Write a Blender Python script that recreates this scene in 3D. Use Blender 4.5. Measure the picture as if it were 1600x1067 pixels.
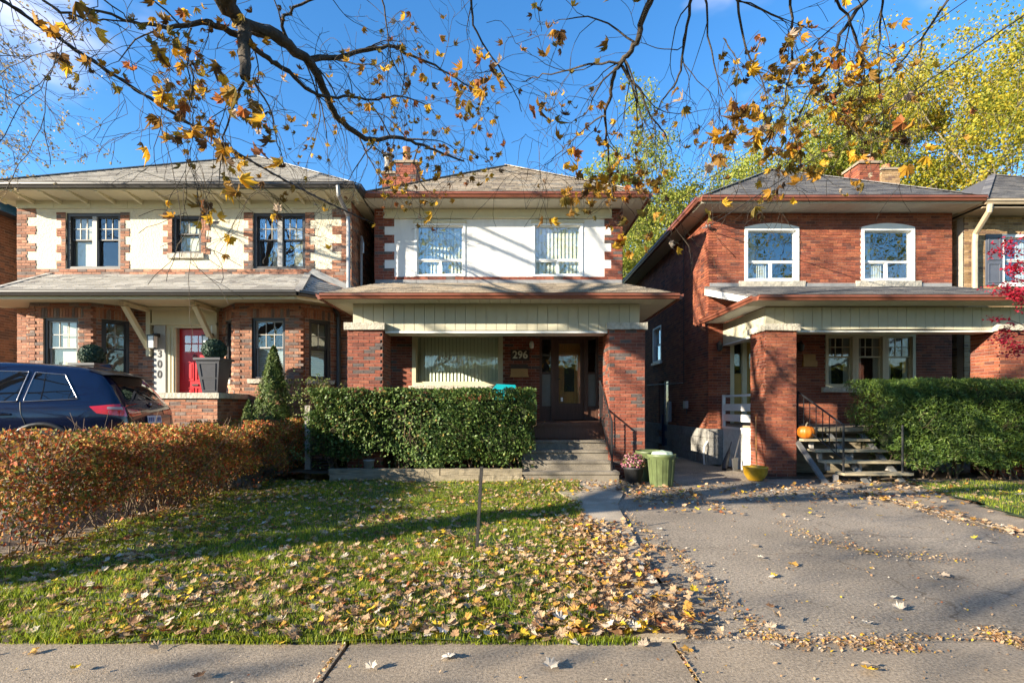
import bpy, bmesh, math, random
import numpy as np
from mathutils import Vector, Matrix
from mathutils.bvhtree import BVHTree
R = math.radians
rng = random.Random(11)
nr = np.random.default_rng(11)
for _o in list(bpy.data.objects):
    bpy.data.objects.remove(_o)
SC = bpy.context.scene
COL = SC.collection

# ------------------------------------------------------------------ camera, sky, sun, exposure
EYE = 1.4          # metres above the pavement
FPX, CX, HY = 800.0, 800.0, 635.0     # 18 mm lens, levelled camera with the frame shifted up
cd = bpy.data.cameras.new('camera'); cam = bpy.data.objects.new('camera', cd); COL.objects.link(cam)
cam.location = (0, 0, EYE); cam.rotation_euler = (R(90), 0, 0)
cd.sensor_width = 36; cd.lens = 18; cd.shift_y = (HY - 533.5) / 1600
cd.clip_start = .05; cd.clip_end = 3000
SC.camera = cam

SUN_D = Vector((1, .55, -.375))
SUN_EL = math.atan2(.375, math.hypot(1, .55))
w = bpy.data.worlds.new('World'); SC.world = w; w.use_nodes = True
nt = w.node_tree; nt.nodes.clear()
wo = nt.nodes.new('ShaderNodeOutputWorld'); bg = nt.nodes.new('ShaderNodeBackground')
sky = nt.nodes.new('ShaderNodeTexSky'); sky.sky_type = 'NISHITA'; sky.sun_disc = False
sky.sun_elevation = SUN_EL; sky.sun_rotation = math.atan2(-1, -.55)
sky.air_density = 1.0; sky.dust_density = .15; sky.ozone_density = 3.0
hsv = nt.nodes.new('ShaderNodeHueSaturation'); hsv.inputs['Saturation'].default_value = 1.24; hsv.inputs['Hue'].default_value = .502; hsv.inputs['Value'].default_value = 1.3
nt.links.new(sky.outputs[0], hsv.inputs['Color'])
# a few fair-weather clouds spread over the whole sky
tc = nt.nodes.new('ShaderNodeTexCoord'); mp = nt.nodes.new('ShaderNodeMapping')
mp.inputs['Scale'].default_value = (1.6, 1.6, 3.4); mp.inputs['Location'].default_value = (.05, .5, -.1)
cn = nt.nodes.new('ShaderNodeTexNoise'); cn.inputs['Scale'].default_value = 1.5
cn.inputs['Detail'].default_value = 5; cn.inputs['Roughness'].default_value = .5
cr = nt.nodes.new('ShaderNodeValToRGB'); cr.color_ramp.elements[0].position = .585; cr.color_ramp.elements[1].position = .82; cr.color_ramp.interpolation = 'EASE'
mx = nt.nodes.new('ShaderNodeMix'); mx.data_type = 'RGBA'; mx.inputs[7].default_value = (7.5, 7.0, 7.4, 1)
nt.links.new(tc.outputs['Generated'], mp.inputs[0]); nt.links.new(mp.outputs[0], cn.inputs['Vector'])
nt.links.new(cn.outputs[0], cr.inputs[0]); nt.links.new(cr.outputs[0], mx.inputs[0])
nt.links.new(hsv.outputs[0], mx.inputs[6]); nt.links.new(mx.outputs[2], bg.inputs[0])
bg.inputs[1].default_value = .088
nt.links.new(bg.outputs[0], wo.inputs[0])

sl = bpy.data.lights.new('sun', 'SUN'); so = bpy.data.objects.new('sun', sl); COL.objects.link(so)
sl.energy = 5.0; sl.angle = R(.5); sl.color = (1, .88, .69)
so.rotation_euler = SUN_D.to_track_quat('-Z', 'Y').to_euler(); so.location = (-30, -20, 20)
vs = SC.view_settings; vs.view_transform = 'Standard'; vs.look = 'None'; vs.exposure = 1.62; vs.gamma = 1
vs.use_curve_mapping = False
SC.cycles.use_denoising = True
SC.cycles.max_bounces = 8; SC.cycles.transparent_max_bounces = 24; SC.cycles.caustics_reflective = False

# ------------------------------------------------------------------ helpers
Z = Vector((0, 0, 1))
def P(u, v, Y):                        # a point of the place, from where it shows and how far off it stands
    return Vector(((u - CX) * Y / FPX, Y, EYE + (HY - v) * Y / FPX))
def X_(u, Y): return (u - CX) * Y / FPX
def Z_(v, Y): return EYE + (HY - v) * Y / FPX
def pix(p): return (CX + FPX * p[0] / p[1], HY - FPX * (p[2] - EYE) / p[1])

class MB:
    def __init__(s): s.V = []; s.F = []
    def add(s, vs, fs):
        n = len(s.V); s.V.extend([tuple(v) for v in vs]); s.F.extend([tuple(i + n for i in f) for f in fs]); return s
    def obox(s, c, u, v, n, sx, sy, sz):
        c = Vector(c); a = Vector(u) * sx / 2; b = Vector(v) * sy / 2; d = Vector(n) * sz / 2
        vs = [c - a - b - d, c + a - b - d, c + a + b - d, c - a + b - d, c - a - b + d, c + a - b + d, c + a + b + d, c - a + b + d]
        return s.add(vs, [(3, 2, 1, 0), (4, 5, 6, 7), (0, 1, 5, 4), (1, 2, 6, 5), (2, 3, 7, 6), (3, 0, 4, 7)])
    def box(s, x0, x1, y0, y1, z0, z1):
        return s.obox(((x0 + x1) / 2, (y0 + y1) / 2, (z0 + z1) / 2), (1, 0, 0), (0, 1, 0), (0, 0, 1), x1 - x0, y1 - y0, z1 - z0)
    def bar(s, a, b, wd, ht, up=Z):
        a = Vector(a); b = Vector(b); d = (b - a); L = d.length; d.normalize()
        sd = d.cross(up)
        if sd.length < 1e-4: sd = Vector((1, 0, 0))
        sd.normalize(); n = sd.cross(d)
        return s.obox((a + b) / 2, d, sd, n, L, wd, ht)
    def tube(s, pts, rad, n=6, cap=True):
        pts = [Vector(p) for p in pts]
        if not hasattr(rad, '__len__'): rad = [rad] * len(pts)
        vs = []; ref = Vector((.31, .17, .93)); prev = None
        for i, p in enumerate(pts):
            t = (pts[min(i + 1, len(pts) - 1)] - pts[max(i - 1, 0)])
            if t.length < 1e-9: t = Vector((0, 0, 1))
            t.normalize()
            if prev is None:
                a = t.cross(ref)
                if a.length < .05: a = t.cross(Vector((1, 0, 0)))
            else:
                a = prev - t * prev.dot(t)
                if a.length < 1e-6: a = t.cross(ref)
            a.normalize(); prev = a; b = t.cross(a)
            for k in range(n):
                th = 2 * math.pi * k / n
                vs.append(p + (a * math.cos(th) + b * math.sin(th)) * rad[i])
        fs = []
        for i in range(len(pts) - 1):
            for k in range(n):
                k2 = (k + 1) % n
                fs.append((i * n + k, i * n + k2, (i + 1) * n + k2, (i + 1) * n + k))
        if cap:
            fs.append(tuple(range(n - 1, -1, -1))); m = (len(pts) - 1) * n; fs.append(tuple(range(m, m + n)))
        return s.add(vs, fs)
    def lathe(s, prof, c, n=24, squash=1.0, axis=None):
        c = Vector(c); vs = []; fs = []
        for r, z in prof:
            for k in range(n):
                th = 2 * math.pi * k / n; vs.append(c + Vector((r * math.cos(th), r * math.sin(th) * squash, z)))
        for i in range(len(prof) - 1):
            for k in range(n):
                k2 = (k + 1) % n; fs.append((i * n + k, i * n + k2, (i + 1) * n + k2, (i + 1) * n + k))
        fs.append(tuple(range(n - 1, -1, -1))); m = (len(prof) - 1) * n; fs.append(tuple(range(m, m + n)))
        return s.add(vs, fs)
    def prism(s, poly, d):               # polygon of 3-D points pushed along d
        poly = [Vector(p) for p in poly]; d = Vector(d); n = len(poly)
        fs = [tuple(range(n)), tuple(range(2 * n - 1, n - 1, -1))]
        for i in range(n): fs.append((i, n + i, n + (i + 1) % n, (i + 1) % n))
        s.add(poly + [p + d for p in poly], fs); return s
    def mesh(s, name, mat, smooth=False):
        me = bpy.data.meshes.new(name); me.from_pydata(s.V, [], s.F)
        if mat: me.materials.append(mat)
        if smooth:
            me.polygons.foreach_set('use_smooth', [True] * len(me.polygons))
        me.update(); return me
    def build(s, name, mat, parent=None, smooth=False, fix=True):
        me = s.mesh(name, mat, smooth)
        if fix:
            bm = bmesh.new(); bm.from_mesh(me); bmesh.ops.recalc_face_normals(bm, faces=bm.faces); bm.to_mesh(me); bm.free()
        return put(name, me, parent)

def put(name, me, parent=None, mat4=None):
    o = bpy.data.objects.new(name, me); COL.objects.link(o)
    if mat4 is not None: o.matrix_basis = mat4
    if parent is not None:
        o.parent = parent
        o.matrix_parent_inverse = WM[parent.name].inverted() if parent.name in WM else Matrix.Identity(4)
    return o
WM = {}
def thing(name, label, cat, loc=(0, 0, 0), group=None, rotz=None):
    o = bpy.data.objects.new(name, None); COL.objects.link(o); o.location = loc; o.empty_display_size = .2
    if rotz is not None: o.rotation_euler = (0, 0, rotz)       # parts then live in the thing's own frame
    else: WM[o.name] = Matrix.Translation(loc)
    return tag(o, label, cat, group)
def tag(o, label=None, cat=None, group=None, kind=None):
    if label: o['label'] = label
    if cat: o['category'] = cat
    if group: o['group'] = group
    if kind: o['kind'] = kind
    return o
def struct(name, mb, mat, smooth=False): return tag(mb.build(name, mat, None, smooth), kind='structure')

def np_mesh(name, V, F, mats, midx=None, smooth=False):
    V = np.asarray(V, dtype=np.float32); F = np.asarray(F, dtype=np.int32); k = F.shape[1]
    me = bpy.data.meshes.new(name); me.vertices.add(len(V)); me.vertices.foreach_set('co', V.ravel())
    me.loops.add(F.size); me.loops.foreach_set('vertex_index', F.ravel())
    me.polygons.add(len(F)); me.polygons.foreach_set('loop_start', np.arange(len(F), dtype=np.int32) * k)
    me.polygons.foreach_set('use_smooth', np.full(len(F), bool(smooth)))
    for m in mats: me.materials.append(m)
    if midx is not None: me.polygons.foreach_set('material_index', np.asarray(midx, dtype=np.int32))
    me.update(calc_edges=True); return me
def scatter(name, tv, tf, pos, rot, mat, parent=None, smooth=False):
    """many small copies of one template joined into one mesh; rot: N x 3 x 3 (already scaled)"""
    tv = np.asarray(tv, float); tf = np.asarray(tf, int)
    V = np.einsum('nij,kj->nki', rot, tv) + pos[:, None, :]
    F = tf[None] + (np.arange(len(pos)) * len(tv))[:, None, None]
    return put(name, np_mesh(name, V.reshape(-1, 3), F.reshape(-1, tf.shape[1]), [mat], None, smooth), parent)
def rots(n, tilt=None, size=(1, 1), nrm=None):
    """random frames; column 2 is the leaf normal"""
    if nrm is None:
        nrm = nr.normal(size=(n, 3)) if tilt is None else np.stack([nr.normal(size=n) * tilt, nr.normal(size=n) * tilt, np.ones(n)], 1)
    nrm = nrm / np.linalg.norm(nrm, axis=1, keepdims=True)
    a = np.cross(nrm, nr.normal(size=(n, 3))); a /= np.linalg.norm(a, axis=1, keepdims=True); b = np.cross(nrm, a)
    s = nr.uniform(size[0], size[1], n)[:, None, None]
    return np.stack([a, b, nrm], 2) * s

# ------------------------------------------------------------------ materials
def _n(nt, t): return nt.nodes.new(t)
def mat(name, col, rough=.6, var=.12, scale=6., bump=0., bscale=60., metal=0., spec=.5, coat=0., stain=0., stretch=None, sscale=None, crack=0.):
    m = bpy.data.materials.new(name); m.use_nodes = True; nt = m.node_tree; b = nt.nodes['Principled BSDF']
    b.inputs['Roughness'].default_value = rough; b.inputs['Metallic'].default_value = metal
    b.inputs['Specular IOR Level'].default_value = spec; b.inputs['Coat Weight'].default_value = coat
    b.inputs['Coat Roughness'].default_value = .03
    g = _n(nt, 'ShaderNodeNewGeometry'); vec = g.outputs['Position']
    if stretch:
        mpn = _n(nt, 'ShaderNodeMapping'); mpn.inputs['Scale'].default_value = stretch; nt.links.new(vec, mpn.inputs[0]); vec = mpn.outputs[0]
    nz = _n(nt, 'ShaderNodeTexNoise'); nz.inputs['Scale'].default_value = scale; nz.inputs['Detail'].default_value = 6; nz.inputs['Roughness'].default_value = .65
    nt.links.new(vec, nz.inputs['Vector'])
    rp = _n(nt, 'ShaderNodeValToRGB'); e = rp.color_ramp.elements
    e[0].position = .3; e[1].position = .7
    e[0].color = tuple(max(0, c * (1 - var * 1.3)) for c in col) + (1,); e[1].color = tuple(min(1, c * (1 + var)) for c in col) + (1,)
    nt.links.new(nz.outputs[0], rp.inputs[0]); out = rp.outputs[0]
    if stain:
        n2 = _n(nt, 'ShaderNodeTexNoise'); n2.inputs['Scale'].default_value = sscale or scale * .17; n2.inputs['Detail'].default_value = 4
        nt.links.new(vec, n2.inputs['Vector'])
        r2 = _n(nt, 'ShaderNodeValToRGB'); r2.color_ramp.elements[0].position = .38; r2.color_ramp.elements[1].position = .66
        r2.color_ramp.elements[0].color = (1 - stain,) * 3 + (1,); r2.color_ramp.elements[1].color = (1, 1, 1, 1)
        nt.links.new(n2.outputs[0], r2.inputs[0])
        mm = _n(nt, 'ShaderNodeMix'); mm.data_type = 'RGBA'; mm.blend_type = 'MULTIPLY'; mm.inputs[0].default_value = 1
        nt.links.new(out, mm.inputs[6]); nt.links.new(r2.outputs[0], mm.inputs[7]); out = mm.outputs[2]
    if crack:
        nw = _n(nt, 'ShaderNodeTexNoise'); nw.inputs['Scale'].default_value = 1.6; nw.inputs['Detail'].default_value = 5; nt.links.new(vec, nw.inputs['Vector'])
        va = _n(nt, 'ShaderNodeVectorMath'); va.operation = 'ADD'; nt.links.new(vec, va.inputs[0]); nt.links.new(nw.outputs['Color'], va.inputs[1])
        vo = _n(nt, 'ShaderNodeTexVoronoi'); vo.feature = 'DISTANCE_TO_EDGE'; vo.inputs['Scale'].default_value = crack; nt.links.new(va.outputs[0], vo.inputs['Vector'])
        rc = _n(nt, 'ShaderNodeValToRGB'); rc.color_ramp.elements[0].position = .0; rc.color_ramp.elements[1].position = .008
        rc.color_ramp.elements[0].color = (.55, .5, .45, 1); rc.color_ramp.elements[1].color = (1, 1, 1, 1); nt.links.new(vo.outputs[0], rc.inputs[0])
        mc = _n(nt, 'ShaderNodeMix'); mc.data_type = 'RGBA'; mc.blend_type = 'MULTIPLY'; mc.inputs[0].default_value = 1
        nt.links.new(out, mc.inputs[6]); nt.links.new(rc.outputs[0], mc.inputs[7]); out = mc.outputs[2]
    nt.links.new(out, b.inputs['Base Color'])
    if bump:
        n3 = _n(nt, 'ShaderNodeTexNoise'); n3.inputs['Scale'].default_value = bscale; n3.inputs['Detail'].default_value = 5
        nt.links.new(g.outputs['Position'], n3.inputs['Vector'])
        bp = _n(nt, 'ShaderNodeBump'); bp.inputs['Strength'].default_value = bump; bp.inputs['Distance'].default_value = .02
        nt.links.new(n3.outputs[0], bp.inputs['Height']); nt.links.new(bp.outputs[0], b.inputs['Normal'])
    return m
def island_mat(name, pal, rough=.8, var=.25, scale=25., bump=.25, bscale=120., trans=0., spec=.35, soft=False, soot=0.):
    """each separate piece takes its own colour from a palette [(weight, rgb)]"""
    m = bpy.data.materials.new(name); m.use_nodes = True; nt = m.node_tree; b = nt.nodes['Principled BSDF']
    b.inputs['Roughness'].default_value = rough; b.inputs['Specular IOR Level'].default_value = spec
    g = _n(nt, 'ShaderNodeNewGeometry'); oi = _n(nt, 'ShaderNodeObjectInfo')
    ad = _n(nt, 'ShaderNodeMath'); ad.operation = 'ADD'; fr = _n(nt, 'ShaderNodeMath'); fr.operation = 'FRACT'
    nt.links.new(g.outputs['Random Per Island'], ad.inputs[0]); nt.links.new(oi.outputs['Random'], ad.inputs[1]); nt.links.new(ad.outputs[0], fr.inputs[0])
    rp = _n(nt, 'ShaderNodeValToRGB'); rp.color_ramp.interpolation = 'LINEAR' if soft else 'CONSTANT'
    tot = sum(p[0] for p in pal); acc = 0; els = rp.color_ramp.elements
    for i, (wt, c) in enumerate(pal):
        e = els[i] if i < 2 else els.new(min(.999, acc / tot))
        e.position = min(.999, acc / tot); e.color = tuple(c) + (1,); acc += wt
    nt.links.new(fr.outputs[0], rp.inputs[0])
    nz = _n(nt, 'ShaderNodeTexNoise'); nz.inputs['Scale'].default_value = scale; nz.inputs['Detail'].default_value = 5
    nt.links.new(g.outputs['Position'], nz.inputs['Vector'])
    mr = _n(nt, 'ShaderNodeMapRange'); mr.inputs[1].default_value = .3; mr.inputs[2].default_value = .7
    mr.inputs[3].default_value = 1 - var; mr.inputs[4].default_value = 1 + var
    nt.links.new(nz.outputs[0], mr.inputs[0])
    mm = _n(nt, 'ShaderNodeMix'); mm.data_type = 'RGBA'; mm.blend_type = 'MULTIPLY'; mm.inputs[0].default_value = 1
    nt.links.new(rp.outputs[0], mm.inputs[6]); nt.links.new(mr.outputs[0], mm.inputs[7])
    if soot:
        n4 = _n(nt, 'ShaderNodeTexNoise'); n4.inputs['Scale'].default_value = 1.3; n4.inputs['Detail'].default_value = 6; n4.inputs['Roughness'].default_value = .7
        nt.links.new(g.outputs['Position'], n4.inputs['Vector']); r4 = _n(nt, 'ShaderNodeMapRange'); r4.inputs[1].default_value = .32; r4.inputs[2].default_value = .62; r4.inputs[3].default_value = 1 - soot; r4.inputs[4].default_value = 1.08
        nt.links.new(n4.outputs[0], r4.inputs[0]); m4 = _n(nt, 'ShaderNodeMix'); m4.data_type = 'RGBA'; m4.blend_type = 'MULTIPLY'; m4.inputs[0].default_value = 1
        nt.links.new(mm.outputs[2], m4.inputs[6]); nt.links.new(r4.outputs[0], m4.inputs[7]); mm = m4
    nt.links.new(mm.outputs[2], b.inputs['Base Color'])
    if bump:
        n3 = _n(nt, 'ShaderNodeTexNoise'); n3.inputs['Scale'].default_value = bscale
        nt.links.new(g.outputs['Position'], n3.inputs['Vector'])
        bp = _n(nt, 'ShaderNodeBump'); bp.inputs['Strength'].default_value = bump; bp.inputs['Distance'].default_value = .01
        nt.links.new(n3.outputs[0], bp.inputs['Height']); nt.links.new(bp.outputs[0], b.inputs['Normal'])
    if trans:
        tr = _n(nt, 'ShaderNodeBsdfTranslucent'); ms = _n(nt, 'ShaderNodeMixShader'); ms.inputs[0].default_value = trans
        nt.links.new(mm.outputs[2], tr.inputs[0]); nt.links.new(b.outputs[0], ms.inputs[1]); nt.links.new(tr.outputs[0], ms.inputs[2])
        nt.links.new(ms.outputs[0], nt.nodes['Material Output'].inputs[0])
    return m
def glass_mat(name, base=.22, tint=(.93, .96, .95), rough=.0):
    m = bpy.data.materials.new(name); m.use_nodes = True; nt = m.node_tree; nt.nodes.remove(nt.nodes['Principled BSDF'])
    t = _n(nt, 'ShaderNodeBsdfTransparent'); t.inputs[0].default_value = tint + (1,)
    gl = _n(nt, 'ShaderNodeBsdfGlossy'); gl.inputs['Roughness'].default_value = rough; gl.inputs[0].default_value = (.95, .97, 1, 1)
    # old panes are never quite flat
    g = _n(nt, 'ShaderNodeNewGeometry'); nz = _n(nt, 'ShaderNodeTexNoise'); nz.inputs['Scale'].default_value = 2.2
    nt.links.new(g.outputs['Position'], nz.inputs['Vector']); bp = _n(nt, 'ShaderNodeBump'); bp.inputs['Strength'].default_value = .12; bp.inputs['Distance'].default_value = .02
    nt.links.new(nz.outputs[0], bp.inputs['Height']); nt.links.new(bp.outputs[0], gl.inputs['Normal'])
    dt = _n(nt, 'ShaderNodeVectorMath'); dt.operation = 'DOT_PRODUCT'; nt.links.new(g.outputs['Normal'], dt.inputs[0]); nt.links.new(g.outputs['Incoming'], dt.inputs[1])
    ab = _n(nt, 'ShaderNodeMath'); ab.operation = 'ABSOLUTE'; nt.links.new(dt.outputs['Value'], ab.inputs[0])
    om = _n(nt, 'ShaderNodeMath'); om.operation = 'SUBTRACT'; om.inputs[0].default_value = 1; nt.links.new(ab.outputs[0], om.inputs[1])
    pw_ = _n(nt, 'ShaderNodeMath'); pw_.operation = 'POWER'; pw_.inputs[1].default_value = 5; nt.links.new(om.outputs[0], pw_.inputs[0])
    ma = _n(nt, 'ShaderNodeMath'); ma.operation = 'ADD'; ma.inputs[1].default_value = base + .04; ma.use_clamp = True
    nt.links.new(pw_.outputs[0], ma.inputs[0]); ms = _n(nt, 'ShaderNodeMixShader')
    nt.links.new(ma.outputs[0], ms.inputs[0]); nt.links.new(t.outputs[0], ms.inputs[1]); nt.links.new(gl.outputs[0], ms.inputs[2])
    nt.links.new(ms.outputs[0], nt.nodes['Material Output'].inputs[0]); return m

M = {}
M['mortar'] = mat('mortar', (.36, .31, .26), .95, .15, 20, .3)
M['mortar_red'] = mat('mortar_red', (.30, .21, .17), .95, .15, 20, .3)
M['brick1'] = island_mat('brick_brown', [(4, (.33, .145, .085)), (3, (.27, .108, .062)), (2.4, (.40, .195, .118)), (1.5, (.14, .10, .088)), (1.2, (.19, .083, .053)), (1.2, (.22, .16, .135))], soot=.35)
M['brick2'] = island_mat('brick_red_flecked', [(5, (.25, .07, .04)), (4, (.20, .055, .033)), (2, (.29, .095, .055)), (1.8, (.10, .08, .075)), (1.2, (.15, .048, .033))], soot=.35)
M['brick3'] = island_mat('brick_red', [(5, (.28, .082, .042)), (4, (.235, .066, .036)), (3, (.32, .105, .052)), (2, (.19, .055, .034)), (1, (.14, .05, .035))], soot=.38)
M['brick4'] = island_mat('brick_tan', [(4, (.34, .22, .11)), (3, (.27, .17, .085)), (2, (.40, .27, .15)), (1, (.18, .11, .07))])
M['brick0'] = island_mat('brick_dark', [(4, (.20, .085, .05)), (3, (.15, .065, .04)), (2, (.11, .055, .04))])
M['stucco'] = mat('stucco_cream', (.66, .595, .455), .95, .07, 5, .9, 32)
M['white_wall'] = mat('smooth_white_stucco', (.76, .75, .72), .9, .05, 3, .12, 60, stain=.10, sscale=1.6, stretch=(2.5, 2.5, .6))
M['cream'] = mat('cream_paint', (.60, .55, .38), .55, .05, 4, stain=.06)
M['siding'] = mat('beige_siding', (.52, .49, .37), .5, .05, 5, stain=.08)
M['soffit'] = mat('soffit_cream', (.56, .53, .43), .6, .05, 5)
M['white'] = mat('white_paint', (.80, .80, .77), .45, .04, 6)
M['dirty_white'] = mat('weathered_white', (.70, .70, .68), .6, .12, 9, stain=.2)
M['dark_trim'] = mat('charcoal_trim', (.035, .033, .036), .45, .15, 8)
M['gutter_dark'] = mat('dark_gutter', (.045, .042, .04), .35, .15, 6)
M['gutter_copper'] = mat('brown_gutter', (.22, .075, .045), .35, .15, 5)
M['gutter_tan'] = mat('tan_gutter', (.45, .36, .25), .4, .1, 5)
M['grey_metal'] = mat('galvanised', (.33, .33, .34), .45, .12, 10, metal=.5)
M['flash'] = mat('flashing', (.27, .27, .27), .55, .15, 5, stain=.2)
M['shingle1'] = island_mat('shingle_grey', [(3, (.29, .275, .25)), (3, (.37, .35, .32)), (2, (.22, .205, .19)), (2, (.33, .31, .28))], .95, .22, 60, .4, 200)
M['shingle2'] = island_mat('shingle_brown_grey', [(3, (.30, .25, .19)), (3, (.37, .31, .24)), (2, (.21, .175, .14)), (1, (.26, .24, .21))], .95, .25, 60, .4, 200)
M['shingle3'] = island_mat('shingle_charcoal', [(3, (.115, .113, .12)), (3, (.155, .15, .15)), (2, (.08, .08, .09)), (1, (.18, .17, .165))], .95, .25, 60, .4, 200)
M['roofbase'] = mat('roof_underlay', (.16, .15, .14), .95, .2, 30)
M['stone'] = mat('limestone', (.50, .46, .38), .95, .25, 14, .8, 26, stain=.15)
M['stone_grey'] = mat('grey_stone', (.30, .29, .27), .95, .25, 10, .9, 18, stain=.2)
M['concrete'] = mat('concrete', (.335, .265, .19), .95, .45, 60, .3, 150, stain=.22, sscale=1.8)
M['concrete_old'] = mat('old_concrete', (.45, .375, .285), .95, .34, 90, .25, 200, stain=.35, sscale=2.2)
M['black_metal'] = mat('black_iron', (.02, .02, .022), .4, .2, 20, spec=.5)
M['glass'] = glass_mat('window_glass', .13)
M['glass_dim'] = glass_mat('window_glass_dim', .02)
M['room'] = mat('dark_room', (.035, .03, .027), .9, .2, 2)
M['blind'] = mat('blind_cloth', (.74, .69, .56), .8, .05, 4)
M['blind_slat'] = mat('blind_vinyl', (.86, .84, .68), .6, .04, 4)
M['curtain'] = mat('sheer_curtain', (.60, .60, .58), .9, .12, 3, stretch=(14, 1, .3))
M['red_door'] = mat('red_door_paint', (.50, .012, .02), .35, .05, 5)
M['brown_wood'] = mat('brown_stained_wood', (.085, .040, .026), .45, .25, 5, stretch=(8, 8, .8))
M['oak'] = mat('golden_oak', (.50, .22, .055), .35, .25, 6, stretch=(8, 8, .6))
M['old_wood'] = mat('weathered_timber', (.30, .25, .17), .9, .3, 7, .4, 50, stretch=(.6, 7, 7), stain=.25)
M['grey_wood'] = mat('grey_post_wood', (.36, .33, .30), .9, .25, 8, .3, 60, stretch=(7, 7, .6))
M['grey_panel'] = mat('grey_panel_paint', (.36, .36, .36), .5, .05, 4)
M['lamp_glass'] = mat('frosted_lamp_glass', (.75, .76, .74), .15, .05, 6)

# ------------------------------------------------------------------ walls of separate bricks, roofs of separate shingles
BOXF = [(3, 2, 1, 0), (4, 5, 6, 7), (0, 1, 5, 4), (1, 2, 6, 5), (2, 3, 7, 6), (3, 0, 4, 7)]
UNITBOX = np.array([(-.5, -.5, -.5), (.5, -.5, -.5), (.5, .5, -.5), (-.5, .5, -.5), (-.5, -.5, .5), (.5, -.5, .5), (.5, .5, .5), (-.5, .5, .5)])
_cache = {}
class Pieces:
    """box-shaped pieces (bricks, shingles, boards): the ones that show largest become objects, the rest one mesh"""
    def __init__(s): s.it = []
    def add(s, c, u, v, n, sx, sy, sz): s.it.append((Vector(c), Vector(u), Vector(v), Vector(n), sx, sy, sz))
    def finish(s, name, rest, m, parent, limit=280):
        def rank(t):
            c = t[0]
            if c.y < .5: return 1e6
            a, b = pix(c)
            off = 0 if (-10 < a < 1610 and -10 < b < 1077) else 1000
            face = abs(t[3].dot(c.normalized()))
            return off + c.length / max(.05, (t[4] * t[5] * face) ** .5)
        s.it.sort(key=rank)
        for t in s.it[:limit]:
            key = (name, m.name, round(t[4], 2), round(t[5], 3), round(t[6], 3))
            me = _cache.get(key)
            if me is None:
                me = MB().obox((0, 0, 0), (1, 0, 0), (0, 1, 0), (0, 0, 1), t[4], t[5], t[6]).mesh(name, m); _cache[key] = me
            mt = Matrix((t[1], t[2], t[3])).transposed().to_4x4(); mt.translation = t[0]
            put(name, me, parent, mt)
        r = s.it[limit:]
        if r:
            rot = np.array([np.stack([np.array(t[1]) * t[4], np.array(t[2]) * t[5], np.array(t[3]) * t[6]], 1) for t in r])
            pos = np.array([tuple(t[0]) for t in r])
            tag(scatter(rest, UNITBOX, BOXF, pos, rot, m, parent), kind='stuff')

class Wall:
    """a vertical wall frame: origin O, horizontal direction u, outward normal u x z"""
    def __init__(s, O, u): s.O = Vector(O); s.u = Vector(u).normalized(); s.n = s.u.cross(Z)
    def p(s, x, z, d=0.): return s.O + s.u * x + Z * z + s.n * d
    def box(s, mb, x0, x1, z0, z1, d0, d1):
        return mb.obox(s.p((x0 + x1) / 2, (z0 + z1) / 2, (d0 + d1) / 2), s.u, Z, s.n, x1 - x0, z1 - z0, d1 - d0)
    def slab(s, mb, x0, x1, z0, z1, holes, d0=-.2, d1=0.):
        xs = sorted({x0, x1, *[min(max(h[i], x0), x1) for h in holes for i in (0, 1)]})
        zs = sorted({z0, z1, *[min(max(h[i], z0), z1) for h in holes for i in (2, 3)]})
        for i in range(len(xs) - 1):
            a, b = xs[i], xs[i + 1]
            run = None
            for j in range(len(zs) - 1):
                cx, cz = (a + b) / 2, (zs[j] + zs[j + 1]) / 2
                if any(h[0] < cx < h[1] and h[2] < cz < h[3] for h in holes):
                    if run: s.box(mb, a, b, run[0], run[1], d0, d1)
                    run = None
                else: run = (run[0], zs[j + 1]) if run else (zs[j], zs[j + 1])
            if run: s.box(mb, a, b, run[0], run[1], d0, d1)
        return mb
BH, BL, JT = .056, .205, .0105
def lay(pc, wl, x0, x1, z0, z1, holes=(), d=.008, shift=0, length=BL, height=BH):
    """running bond between x0..x1, z0..z1 keeping out of the holes"""
    ch = height + JT; n = max(1, round((z1 - z0) / ch)); ch = (z1 - z0) / n
    for k in range(n):
        za = z0 + k * ch; zc = za + ch / 2
        iv = [(x0, x1)]
        for h in holes:
            if h[2] < zc < h[3]:
                nv = []
                for a, b in iv:
                    if h[1] <= a or h[0] >= b: nv.append((a, b)); continue
                    if h[0] > a: nv.append((a, h[0]))
                    if h[1] < b: nv.append((h[1], b))
                iv = nv
        off = ((k + shift) % 2) * (length + JT) / 2
        g0 = x0 - off
        for a, b in iv:
            x = g0 + math.floor((a - g0) / (length + JT)) * (length + JT)
            while x < b:
                p, q = max(x, a), min(x + length, b)
                if q - p > .035:
                    dd = d + rng.uniform(-.003, .0035)
                    pc.add(wl.p((p + q) / 2, zc, dd - .02), wl.u, Z, wl.n, q - p, ch - JT, .04)
                x += length + JT
def soldier(pc, wl, x0, x1, z0, z1, d=.010):
    x = x0
    while x < x1 - .02:
        pc.add(wl.p(x + BH / 2, (z0 + z1) / 2, d - .02), wl.u, Z, wl.n, min(BH, x1 - x), z1 - z0 - JT, .04); x += BH + JT
def quoin(pc, mort, wl, xe, side, z0, z1, narrow, wide, block=3, d=.012, first_wide=True):
    ch = BH + JT; n = max(1, round((z1 - z0) / (block * ch))); bh = (z1 - z0) / n
    for i in range(n):
        wd = wide if (i % 2 == 0) == first_wide else narrow
        a, b = (xe, xe + wd) if side > 0 else (xe - wd, xe)
        wl.box(mort, a, b, z0 + i * bh, z0 + (i + 1) * bh, -.02, d - .008)
        lay(pc, wl, a, b, z0 + i * bh, z0 + (i + 1) * bh, (), d, i)
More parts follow.
